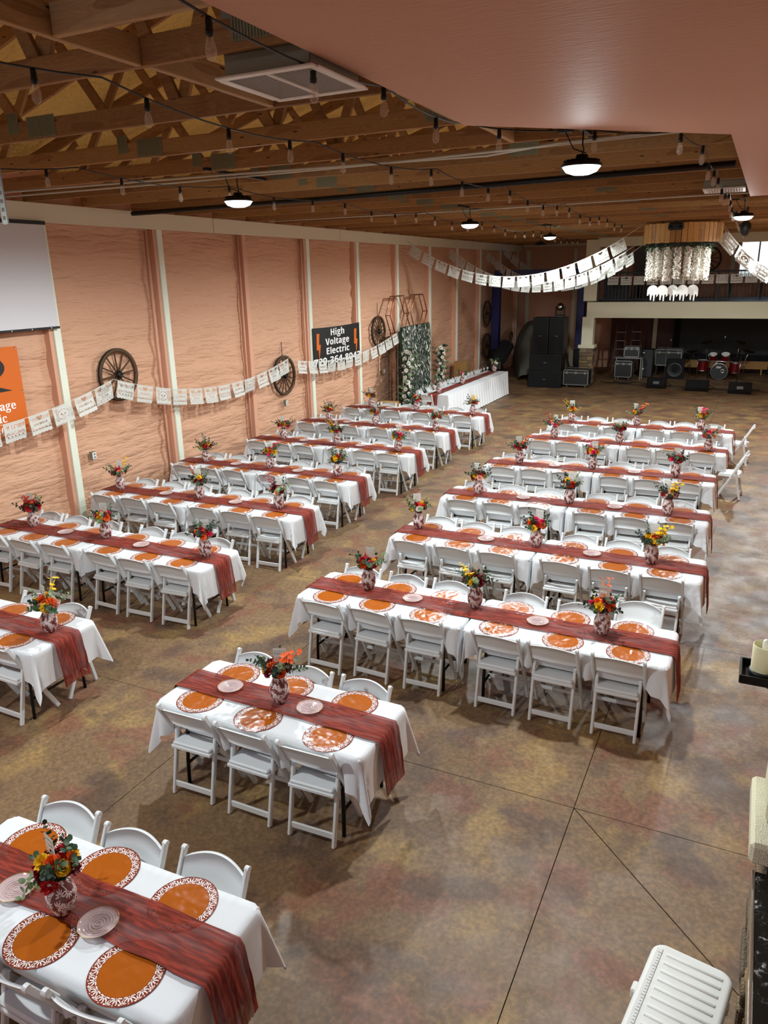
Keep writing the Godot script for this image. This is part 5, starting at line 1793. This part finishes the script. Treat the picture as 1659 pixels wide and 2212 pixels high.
	for sx in [-0.34, 0.34]:
		for sz in [-0.32, 0.32]: part(mw, "wheel", turned([Vector2(0.02, -0.04), Vector2(0.15, -0.04), Vector2(0.17, 0), Vector2(0.15, 0.04), Vector2(0.02, 0.04)], 18), M.black_plastic, posed(Vector3(sx, 0.17, sz), Vector3(0, 0, PI / 2)))
	s = begin(true)
	tube(s, [Vector3(0.1, 0.5, 0.2), Vector3(0.55, 1.35, 0.2), Vector3(0.62, 1.75, 0.15), Vector3(0.62, 1.82, 0), Vector3(0.62, 1.75, -0.15), Vector3(0.55, 1.35, -0.2), Vector3(0.1, 0.5, -0.2)], 0.02, 8)
	part(mw, "handle", fin(s), M.black_metal)
	solid("stage_shade_panel", "added red-brown panel with the stage shade put into its dark colour", "panel", box(Vector3(9.0, 2.7, 0.04)), M.stage_shade, at(-1.0, 1.35, -33.12), "", "structure")  # added sheet over the peach wall; its dark colour stands in for shade
	# ---- behind the stage: projection screen, screen posts, ladder, hanging lamp
	var sc := thing("stage_screen", "large dim grey projection screen at the back of the stage", "screen", Vector3(-1.15, 0.62, -32.6))
	part(sc, "fabric", box(Vector3(3.3, 1.75, 0.02)), M.grey_screen, at(0, 0.9, 0))
	for sx in [-1.72, 1.72]: part(sc, "truss_post", box(Vector3(0.24, 2.4, 0.24), 0.01), M.black_carpet, at(sx, 0.58, 0))
	part(sc, "bottom_bar", box(Vector3(3.3, 0.3, 0.06)), M.black_carpet, at(0, -0.05, 0.02))
	var rock := thing("stage_riser", "low tan board along the foot of the stage screen", "board", Vector3(-1.2, 0, -32.3))
	part(rock, "board", box(Vector3(3.4, 0.30, 0.05), 0.005), M.cardboard, at(0, 0.36, 0))
	for sx in [-1.5, 0.0, 1.5]: part(rock, "leg", box(Vector3(0.05, 0.22, 0.05)), M.cardboard, at(sx, 0.11, 0))
	solid("stage_post", "cream post in the back wall of the stage", "post", box(Vector3(0.16, 2.6, 0.14), 0.005), M.cream_board, at(-3.75, 1.3, -33.0))
	for q in [[-4.85, -31.6, 1.9, "orange ladder leaning at the back of the stage"], [-3.95 - 0.35, -31.9, 1.75, "short step ladder at the back of the stage"]]:
		var t := thing("step_ladder", q[3], "ladder", Vector3(q[0], 0, q[1]))
		for sx in [-0.22, 0.22]:
			s = begin()
			bar(s, Vector3(sx, 0, 0.3), Vector3(sx * 0.75, q[2], 0), 0.07, 0.025, Vector3.RIGHT)
			part(t, "rail", fin(s), M.dull_orange)
			s = begin()
			bar(s, Vector3(sx, 0, -0.3), Vector3(sx * 0.75, q[2], 0), 0.05, 0.025, Vector3.RIGHT)
			part(t, "rear_rail", fin(s), M.steel)
		for k in 5: part(t, "rung", box(Vector3(0.42 - 0.02 * k, 0.03, 0.08), 0.004), M.steel, at(0, 0.3 + 0.32 * k, 0.3 * (1 - (0.3 + 0.32 * k) / q[2])))
	# ---- racks and cases
	flight_case(Vector3(-4.35, 0.0, -29.6), Vector3(0.62, 0.62, 0.5), "black equipment rack with silver rails, lower one on stage", 0.10)
	var sh := thing("rack_table", "small table with silver edge between two stage racks", "table", Vector3(-4.2, 0, -29.75))
	part(sh, "top", box(Vector3(0.95, 0.05, 0.55), 0.006), M.grey_wash, at(0, 0.80, 0))
	for sx in [-0.44, 0.44]:
		for sz in [-0.24, 0.24]: part(sh, "leg", box(Vector3(0.03, 0.78, 0.03)), M.steel, at(sx, 0.39, sz))
	flight_case(Vector3(-4.12, 0.83, -29.75), Vector3(0.55, 0.38, 0.45), "black equipment rack with silver rails, upper one on stage", 0.0)
	flight_case(Vector3(-2.95, 0, -31.2), Vector3(0.95, 0.62, 0.55), "open black road case with silver rim behind a speaker", 0.4)
	var gt := thing("guitar_amp", "dark speaker cabinet with round driver on the stage", "amplifier", Vector3(-2.62, 0, -30.4))
	part(gt, "cabinet", box(Vector3(0.62, 0.72, 0.4), 0.015), M.black_carpet, at(0, 0.36, 0))
	part(gt, "driver", turned([Vector2(0.001, 0.0), Vector2(0.08, 0.0), Vector2(0.21, 0.03), Vector2(0.24, 0.03)], 26), M.black_metal, posed(Vector3(0, 0.34, 0.19), Vector3(PI / 2, 0, 0)))
	s = begin(true)
	var rp := []
	for k in 33: rp.append(Vector3(cos(TAU * k / 32) * 0.24, 0.34 + sin(TAU * k / 32) * 0.24, 0.215))
	tube(s, rp, 0.012, 6, -1.0, false)
	part(gt, "rim", fin(s), M.steel)
	var pa := thing("stage_speaker", "black speaker with small white badges at the stage back", "speaker", Vector3(-3.65, 0, -30.6))
	part(pa, "cabinet", box(Vector3(0.42, 1.05, 0.4), 0.02), M.black_plastic, at(0, 0.53, 0))
	for y in [0.32, 0.92]: part(pa, "badge", box(Vector3(0.07, 0.04, 0.01)), M.grille_white, at(-0.14, y, 0.205))
	# ---- floor monitors
	for q in [[-2.95, -27.7, 0.62, "angled black floor monitor in front of the road cases"], [-1.62, -27.45, 0.72, "flat-fronted black floor monitor in front of the drum kit"], [-0.30, -27.25, 0.7, "black floor monitor in front of the stage, right of drum kit"]]:
		var t := thing("floor_monitor", q[3], "speaker", Vector3(q[0], 0, q[1]), 0.0, "floor monitors before the stage")
		s = begin()
		extrude(s, PackedVector2Array([Vector2(-0.22, 0.0), Vector2(0.20, 0.0), Vector2(0.25, 0.10), Vector2(-0.05, 0.36), Vector2(-0.20, 0.34)]), q[2], Transform3D(Basis(Vector3(0, 0, 1), Vector3.UP, Vector3(-1, 0, 0)), Vector3.ZERO))
		part(t, "cabinet", fin(s), M.black_plastic)
		part(t, "grille", box(Vector3(q[2] - 0.08, 0.33, 0.012), 0.004), M.black_carpet, posed(Vector3(0, 0.235, 0.105), Vector3(-0.857, 0, 0)))
		if q[0] != -1.62: part(t, "handle", box(Vector3(0.2, 0.12, 0.02), 0.008), M.grey_wash, posed(Vector3(0, 0.2, 0.16), Vector3(-0.857, 0, 0)))
	# ---- drum kit
	var kit := thing("drum_kit", "red drum kit with chrome rack and cymbals on stage", "drums", Vector3(-1.15, 0, -30.7))
	var drum := func(called: String, r: float, dpt: float, xf: Transform3D, head: Material) -> void:
		var d := part(kit, called, turned([Vector2(r, -dpt / 2), Vector2(r, dpt / 2)], 28), M.drum_red, xf)
		part(d, "head", turned([Vector2(0.001, 0), Vector2(r, 0)], 28), head, at(0, dpt / 2 - 0.004, 0))
		part(d, "hoop", turned([Vector2(r - 0.004, -0.02), Vector2(r + 0.014, -0.02), Vector2(r + 0.014, 0.02), Vector2(r - 0.004, 0.02)], 28), M.chrome, at(0, dpt / 2, 0))
		part(d, "hoop", turned([Vector2(r - 0.004, -0.02), Vector2(r + 0.014, -0.02), Vector2(r + 0.014, 0.02), Vector2(r - 0.004, 0.02)], 28), M.chrome, at(0, -dpt / 2, 0))
	drum.call("bass_drum", 0.29, 0.45, posed(Vector3(0.05, 0.31, 0.1), Vector3(PI / 2, 0, 0)), M.black_plastic)
	drum.call("tom", 0.14, 0.24, posed(Vector3(-0.22, 0.80, 0.0), Vector3(0.5, 0, 0)), M.paper)
	drum.call("tom", 0.15, 0.26, posed(Vector3(0.20, 0.80, 0.0), Vector3(0.5, 0, 0)), M.paper)
	drum.call("floor_tom", 0.19, 0.36, posed(Vector3(-0.55, 0.48, -0.1), Vector3(0.1, 0, 0)), M.paper)
	drum.call("floor_tom", 0.19, 0.36, posed(Vector3(0.55, 0.45, 0.0), Vector3(0.1, 0, 0)), M.paper)
	words(kit, "drum_badge", "DW", 0.07, M.print_white, at(0.02, 0.46, 0.335), false, false)
	part(kit, "drum_port", turned([Vector2(0.045, 0), Vector2(0.06, 0.004), Vector2(0.065, 0)], 18), M.chrome, posed(Vector3(0.16, 0.33, 0.335), Vector3(PI / 2, 0, 0)))
	for q in [[-0.72, 0.12], [-1.0, -0.25], [0.72, 0.12], [0.85, -0.3]]:
		s = begin(true)
		tube(s, [Vector3(q[0], 0, q[1]), Vector3(q[0], 0.95, q[1])], 0.019, 8)
		part(kit, "rack_post", fin(s), M.chrome)
	s = begin(true)
	tube(s, [Vector3(-0.72, 0.66, 0.12), Vector3(0, 0.66, 0.16), Vector3(0.72, 0.66, 0.12)], 0.019, 8)
	part(kit, "rack_bar", fin(s), M.chrome)
	for q in [[-0.5, 1.30, -0.25, 0.2], [0.62, 1.32, -0.25, -0.15], [-0.95, 0.98, -0.1, 0.1], [0.95, 1.0, -0.3, -0.2]]:
		s = begin(true)
		tube(s, [Vector3(q[0] * 0.9, 0.6, q[2]), Vector3(q[0], q[1], q[2])], 0.01, 6)
		part(kit, "cymbal_stand", fin(s), M.chrome)
		part(kit, "cymbal", turned([Vector2(0.001, 0.03), Vector2(0.03, 0.024), Vector2(0.05, 0.012), Vector2(0.21, 0.0)], 26), M.brass, posed(Vector3(q[0], q[1], q[2]), Vector3(0.2, 0, q[3])))
	# ---- microphone stands
	for q in [[-2.8, -28.5, 1.55, 0.12, "in front of the open road case"], [-1.35, -28.1, 1.1, -0.05, "in front of the drum kit"], [-0.45, -28.2, 1.7, -0.5, "with a long boom right of the drum kit"]]:
		var t := thing("microphone_stand", "thin microphone stand " + q[4], "microphone stand", Vector3(q[0], 0, q[1]))
		for k in 3:
			s = begin(true)
			tube(s, [Vector3(0, 0.16, 0), Vector3(cos(k * TAU / 3 + 0.4) * 0.3, 0.015, sin(k * TAU / 3 + 0.4) * 0.3)], 0.011, 6)
			part(t, "foot", fin(s), M.black_metal)
		s = begin(true)
		tube(s, [Vector3(0, 0.1, 0), Vector3(0, q[2] * 0.8, 0)], 0.011, 6)
		part(t, "pole", fin(s), M.black_metal if q[0] != -2.8 else M.steel)
		s = begin(true)
		tube(s, [Vector3(-q[3] * 0.6, q[2] * 0.8 - 0.03, 0), Vector3(q[3], q[2], 0.05)], 0.008, 6)
		part(t, "boom", fin(s), M.black_metal)
		s = begin(true)
		ball(s, Vector3(q[3], q[2] + 0.02, 0.05), Vector3(0.025, 0.05, 0.025), 10, 6)
		part(t, "microphone", fin(s), M.steel)
	# ---- cables on the stage floor
	var lay := ["running the whole stage front", "coiling from the racks to a monitor", "right of the drum kit"]
	var nth := 0
	for q in [[[-5.0, -28.6], [-4.3, -28.4], [-3.7, -28.75], [-3.0, -28.2], [-2.2, -28.3], [-1.2, -28.0], [0.3, -28.1]], [[-4.6, -29.2], [-4.5, -28.7], [-3.9, -28.5], [-4.3, -28.25], [-3.4, -28.1], [-2.9, -28.0]], [[-2.0, -28.0], [-1.0, -27.75], [-0.2, -27.8], [0.6, -27.6]]]:
		s = begin(true)
		var cv := Curve3D.new()
		for k in q.size():
			var tg := Vector3.ZERO
			if k > 0 and k < q.size() - 1: tg = Vector3(q[k + 1][0] - q[k - 1][0], 0, q[k + 1][1] - q[k - 1][1]) / 6.0
			cv.add_point(Vector3(q[k][0], 0.012, q[k][1]), -tg, tg)
		tube(s, Array(cv.tessellate(4, 6)), 0.011, 6)
		nth += 1
		solid("stage_cable", "black cable on the floor, " + lay[nth - 1], "cable", fin(s), M.cable_black, Transform3D(), "stage cables")

func flight_case(p: Vector3, sz: Vector3, label: String, lift: float) -> void:
	var t := thing("road_case", label, "case", p)
	part(t, "body", box(sz - Vector3(0.02, 0.02, 0.02), 0.004, Vector3(0, lift + sz.y / 2, 0)), M.black_plastic)
	var e := 0.028
	for sx in [-1.0, 1.0]:
		for sf in [-1.0, 1.0]:
			part(t, "edge", box(Vector3(e, sz.y, e)), M.steel, at(sx * (sz.x / 2 - e / 2), lift + sz.y / 2, sf * (sz.z / 2 - e / 2)))
			part(t, "edge", box(Vector3(e, e, sz.z)), M.steel, at(sx * (sz.x / 2 - e / 2), lift + (sz.y if sf > 0 else e) - e / 2, 0))
			part(t, "edge", box(Vector3(sz.x, e, e)), M.steel, at(0, lift + (sz.y if sx > 0 else e) - e / 2, sf * (sz.z / 2 - e / 2)))
	part(t, "lid_band", box(Vector3(sz.x, e, 0.006)), M.steel, at(0, lift + sz.y * 0.80, sz.z / 2))
	for k in 3: part(t, "latch", box(Vector3(0.07, 0.09, 0.012), 0.003), M.steel, at((k - 1) * sz.x * 0.36, lift + sz.y * 0.80, sz.z / 2 + 0.006))
	if lift > 0.05 and lift < 0.2:
		for sx in [-1.0, 1.0]:
			for sf in [-1.0, 1.0]: part(t, "caster", turned([Vector2(0.01, -0.018), Vector2(lift / 2, -0.018), Vector2(lift / 2, 0.018), Vector2(0.01, 0.018)], 16), M.grey_wash, posed(Vector3(sx * (sz.x / 2 - 0.12), lift / 2, sf * (sz.z / 2 - 0.1)), Vector3(0, 0.3, PI / 2)))
	elif lift >= 0.2:
		for sx in [-1.0, 1.0]:
			for sf in [-1.0, 1.0]: part(t, "leg", box(Vector3(0.04, lift, 0.04)), M.black_metal, at(sx * (sz.x / 2 - 0.06), lift / 2, sf * (sz.z / 2 - 0.06)))

# a string of paper flags from a to b with a sag
func bunting(a: Vector3, b: Vector3, sag: float, label: String, first := 0.0, last := 1.0, sd := 1, fw := 0.36, bright := "") -> void:
	var t := thing("paper_bunting", label, "bunting", Vector3.ZERO, 0, "strings of cut paper flags")
	var rn := RandomNumberGenerator.new()
	rn.seed = sd
	var f := func(k: float) -> Vector3:
		var p := a.lerp(b, k)
		p.y -= 4 * sag * k * (1 - k)
		return p
	var pts := []
	for k in 25: pts.append(f.call(k / 24.0))
	var s := begin(true)
	tube(s, pts, 0.004, 4)
	part(t, "string", fin(s), M.string)
	var span := 0.0
	for k in 24: span += pts[k].distance_to(pts[k + 1])
	var count := int(span * (last - first) / (fw * 1.16))
	for k in count:
		var q := lerpf(first, last, (k + 0.5) / count)
		var d := fw / span / 2
		var p0: Vector3 = f.call(q - d)
		var p1: Vector3 = f.call(q + d)
		var along := p1 - p0
		var out := along.cross(Vector3.UP).normalized()
		var flap := rn.randf_range(-0.25, 0.25)
		var down := (Vector3.DOWN + out * flap * 0.4)
		# paper hangs square to its string, partly straightened by its weight
		var perp := -out.cross(along.normalized()).normalized()
		if perp.y > 0: perp = -perp
		down = (down * 0.35 + perp * 0.65).normalized() * 0.285
		var curl := rn.randf_range(-0.05, 0.05)
		var m := begin(true)
		sheet(m, 4, 4, func(u: float, v: float) -> Vector3:
			return p0 + along * u + down * v + out * (curl * v * v + 0.012 * sin(u * 5.0 + k) * v + 0.004))
		part(t, "flag", fin(m), M["flag%d" % [1, 3, 0, 0, 2, 3][(k + sd) % 6]])

func build_hangings() -> void:
	# wall string, in three swags
	bunting(Vector3(-9.2, 2.05, -6.3), Vector3(-9.2, 2.42, -9.0), 0.10, "white cut paper bunting across the orange banner and first post", 0.05, 0.99, 3)
	bunting(Vector3(-9.2, 2.42, -9.0), Vector3(-9.2, 2.24, -14.2), 0.38, "white cut paper bunting between the first two wagon wheels", 0.01, 0.99, 4)
	bunting(Vector3(-9.2, 2.16, -14.35), Vector3(-9.05, 2.55, -20.1), 0.34, "white cut paper bunting across the black banner to leaf backdrop", 0.02, 0.99, 5)
	# overhead strings to the wooden drum
	var hub := Vector3(-2.75, 4.92, -20.5)
	bunting(Vector3(-9.4, 4.86, -21.0), hub + Vector3(0, 0.1, 0.1), 1.12, "lowest-hanging overhead paper bunting from wall beam to wooden drum", 0.02, 0.93, 6)
	bunting(Vector3(-9.4, 4.80, -24.2), hub + Vector3(0, -0.25, -0.1), 1.10, "second overhead paper bunting from wall beam to wooden drum", 0.02, 0.93, 7)
	bunting(Vector3(-9.4, 4.80, -28.0), hub + Vector3(0.1, -0.25, -0.4), 1.12, "third overhead paper bunting from wall beam to wooden drum", 0.02, 0.93, 8)
	bunting(Vector3(-9.3, 5.0, -29.9), Vector3(-4.4, 4.4, -27.8), 1.0, "farthest overhead paper bunting running to the balcony corner", 0.02, 0.98, 9)
	bunting(Vector3(-5.15, 3.72, -27.98), Vector3(2.6, 3.80, -27.98), 0.03, "paper bunting tied along the balcony railing", 0.03, 0.98, 10)
	bunting(Vector3(-1.1, 4.95, -20.4), Vector3(3.3, 4.6, -21.0), 1.25, "overhead paper bunting from wooden drum to right wall", 0.03, 0.97, 11)
	bunting(Vector3(-1.05, 4.95, -20.9), Vector3(3.3, 4.7, -25.0), 1.35, "overhead paper bunting from wooden drum toward the balcony window", 0.03, 0.97, 12)
	# ---- wooden drum with flower curtain
	var d := thing("wooden_drum", "round wooden plank drum hung under the ceiling beams", "drum", Vector3(-1.93, 4.53, -20.9))
	var np := 44
	var R := 0.90
	for k in np:
		var a := TAU * k / np
		var w := TAU * R / np * (0.93 + 0.05 * sin(k * 7.3))
		part(d, "plank", box(Vector3(0.44 + 0.012 * sin(k * 3.1), w, 0.02), 0.003), M[["pine", "lumber3", "pine", "pine", "lumber1", "pine"][(k * 5 + k / 3) % 6]], Transform3D(Basis(Vector3.UP, PI / 2 - a) * Basis(Vector3(0, 0, 1), PI / 2), Vector3(cos(a) * R, 0.22, sin(a) * R)))
	part(d, "base_disc", turned([Vector2(0.001, -0.01), Vector2(0.87, -0.01), Vector2(0.87, 0.02), Vector2(0.001, 0.02)], 40), M.dark_paint)
	for k in 3: part(d, "hanger", box(Vector3(0.03, 0.1, 0.03)), M.black_metal, at(cos(k * 2.1) * 0.8, 0.44, sin(k * 2.1) * 0.8))
	var pj := thing("projector_lamp", "black twin-lens projector mounted on front of wooden drum", "projector", Vector3(-2.0, 4.88, -19.9))
	part(pj, "body", box(Vector3(0.34, 0.16, 0.14), 0.03), M.black_plastic)
	for sx in [-0.11, 0.11]: part(pj, "lens", turned([Vector2(0.001, 0.02), Vector2(0.045, 0.02), Vector2(0.055, 0.0)], 16), M.black_metal, posed(Vector3(sx, -0.03, 0.07), Vector3(PI / 2, 0, 0)))
	part(pj, "bracket", box(Vector3(0.1, 0.1, 0.1), 0.01), M.black_metal, at(0, 0.11, 0))
	var sc := thing("security_camera", "small black dome camera hanging below the lamp past the soffit", "camera", Vector3(-0.42, 4.63, -16.42))
	var sb := begin(true)
	ball(sb, Vector3.ZERO, Vector3(0.10, 0.14, 0.10), 16, 10)
	part(sc, "dome", fin(sb), M.black_plastic)
	part(sc, "stem", turned([Vector2(0.02, 0.1), Vector2(0.02, 0.38)], 8), M.black_metal)
	# garlands
	var g := thing("flower_curtain", "curtain of white wisteria garlands hanging below the wooden drum", "flowers", Vector3(-1.98, 4.5, -20.9))
	var ring := begin(true)
	var rp := []
	for k in 37: rp.append(Vector3(cos(TAU * k / 36) * 0.66, -0.02, sin(TAU * k / 36) * 0.66))
	tube(ring, rp, 0.012, 6, -1.0, false)
	part(g, "ring", fin(ring), M.leaf_deep)
	var gar := []
	for v in 3:
		var s := begin(true)
		var rn := RandomNumberGenerator.new()
		rn.seed = 60 + v
		for k in 560:
			var y := -0.04 - rn.randf() * (0.68 + 0.05 * v)
			var a := rn.randf() * TAU
			var rr := 0.035 + 0.04 * rn.randf()
			var c := Vector3(cos(a) * rr, y, sin(a) * rr)
			var dd := Vector3(cos(a), rn.randf_range(-0.6, 0.3), sin(a)).normalized()
			var x := dd.cross(Vector3.UP).normalized() * 0.013
			var yy := dd.cross(x).normalized() * 0.015
			quad(s, c - x - yy, c + x - yy, c + x * 0.8 + yy + dd * 0.01, c - x * 0.8 + yy + dd * 0.01)
		gar.append(fin(s))
	for k in 18:
		var a := TAU * k / 18 + 0.1
		var p := Vector3(cos(a) * 0.66, -0.02, sin(a) * 0.66)
		part(g, "garland", gar[k % 3], M.petal_white, Transform3D(Basis(Vector3.UP, k * 1.3).scaled(Vector3(1.3, 1, 1.3)), p))
		part(g, "leaf_sprig", G["sprig%d" % (k % 3)], M.leaf_deep, Transform3D(Basis(Vector3.UP, -a) * Basis(Vector3(0, 0, 1), -1.5).scaled(Vector3.ONE * 1.3), p))
		part(g, "leaf_sprig", G["sprig%d" % ((k + 1) % 3)], M.leaf_mid, Transform3D(Basis(Vector3.UP, -a + 0.9) * Basis(Vector3(0, 0, 1), -1.9).scaled(Vector3.ONE * 1.2), p))
	# dripping paper discs
	for k in 5:
		var o := PackedVector2Array()
		for j in 15:
			var an := PI * j / 14
			o.append(Vector2(cos(an) * 0.13, sin(an) * 0.13))
		for q in [[-0.13, -0.12], [-0.10, -0.13], [-0.09, -0.08], [-0.06, -0.10], [-0.05, -0.23], [-0.025, -0.24], [-0.01, -0.12], [0.02, -0.11], [0.03, -0.26], [0.055, -0.25], [0.065, -0.10], [0.09, -0.09], [0.10, -0.16], [0.13, -0.12]]: o.append(Vector2(q[0], q[1]))
		var t := thing("paper_drip", "white paper disc with dripping edge below flower curtain, %s from the column side" % ORD[k], "decoration", Vector3(-2.50 + k * 0.235, 3.42, -20.75 + 0.05 * (k % 2)), 0.0, "dripping paper discs")
		part(t, "disc", cut_out(o, 0.006), M.paper)
		var s := begin(true)
		tube(s, [Vector3(0, 0.12, 0), Vector3(0, 1.06, 0)], 0.003, 4)
		part(t, "thread", fin(s), M.string)

func build_light_strings() -> void:
	var socket := begin(true)
	lathe(socket, [Vector2(0.001, 0.0), Vector2(0.016, -0.002), Vector2(0.019, -0.02), Vector2(0.019, -0.055), Vector2(0.022, -0.058), Vector2(0.022, -0.085), Vector2(0.014, -0.088)], 14)
	var sm := fin(socket)
	var gl := turned([Vector2(0.014, -0.085), Vector2(0.018, -0.10), Vector2(0.028, -0.13), Vector2(0.031, -0.155), Vector2(0.027, -0.18), Vector2(0.014, -0.198), Vector2(0.001, -0.202)], 18)
	var fl := begin(true)
	for k in 3: tube(fl, [Vector3(0.0, -0.088, 0), Vector3(0.009 * cos(k * 2.1), -0.11, 0.009 * sin(k * 2.1)), Vector3(0.006 * cos(k * 2.1), -0.165, 0.006 * sin(k * 2.1)), Vector3(0, -0.172, 0)], 0.0012, 4)
	var fm := fin(fl)
	# posts (x, z) where each string is held up; bulbs hang between
	var runs := [
		["string of clear bulbs along the edge of the pink soffit", [[-2.12, -0.9], [-2.13, -2.3], [-2.14, -4.5], [-2.14, -5.8], [-1.4, -6.5], [-0.75, -7.05], [-0.62, -8.0], [-0.62, -10.0], [-0.6, -13.0], [-0.62, -17.0], [-0.65, -22.0], [-0.7, -27.6]]],
		["string of clear bulbs between the air return and the wall-side lamps", [[-3.36, -1.1], [-3.38, -3.5], [-3.46, -5.9], [-3.25, -8.05], [-3.15, -10.15], [-3.1, -13.3], [-3.05, -16.5], [-3.0, -19.6]]],
		["string of clear bulbs over the wall-side rows", [[-6.9, -4.71], [-6.15, -5.9], [-5.95, -8.05], [-5.7, -10.15], [-5.6, -13.3], [-5.5, -16.5], [-5.5, -20.7], [-5.6, -27.0]]],
	]
	for run in runs:
		var t := thing("light_string", run[0], "string lights", Vector3.ZERO, 0, "bulb strings under the beams")
		var pts := []
		for k in run[1].size() - 1:
			var a := Vector3(run[1][k][0], 4.985, run[1][k][1])
			var b := Vector3(run[1][k + 1][0], 4.985, run[1][k + 1][1])
			var sag := 0.05 * a.distance_to(b) / 1.5
			for j in 8:
				var q := j / 8.0
				pts.append(a.lerp(b, q) - Vector3(0, 4 * minf(sag, 0.12) * q * (1 - q), 0))
		var s := begin(true)
		tube(s, pts, 0.006, 5)
		part(t, "cord", fin(s), M.cable_black)
		var left := 0.3
		for k in pts.size() - 1:
			var l: float = pts[k].distance_to(pts[k + 1])
			var used := 0.0
			while left <= l - used:
				used += left
				var p: Vector3 = pts[k].lerp(pts[k + 1], used / l)
				left = 0.82
				var b := part(t, "bulb", gl, M.bulb_glass, Transform3D(Basis.from_scale(Vector3.ONE * 0.8), p))
				part(b, "socket", sm, M.black_plastic)
				part(b, "filament", fm, M.filament)
			left -= l - used
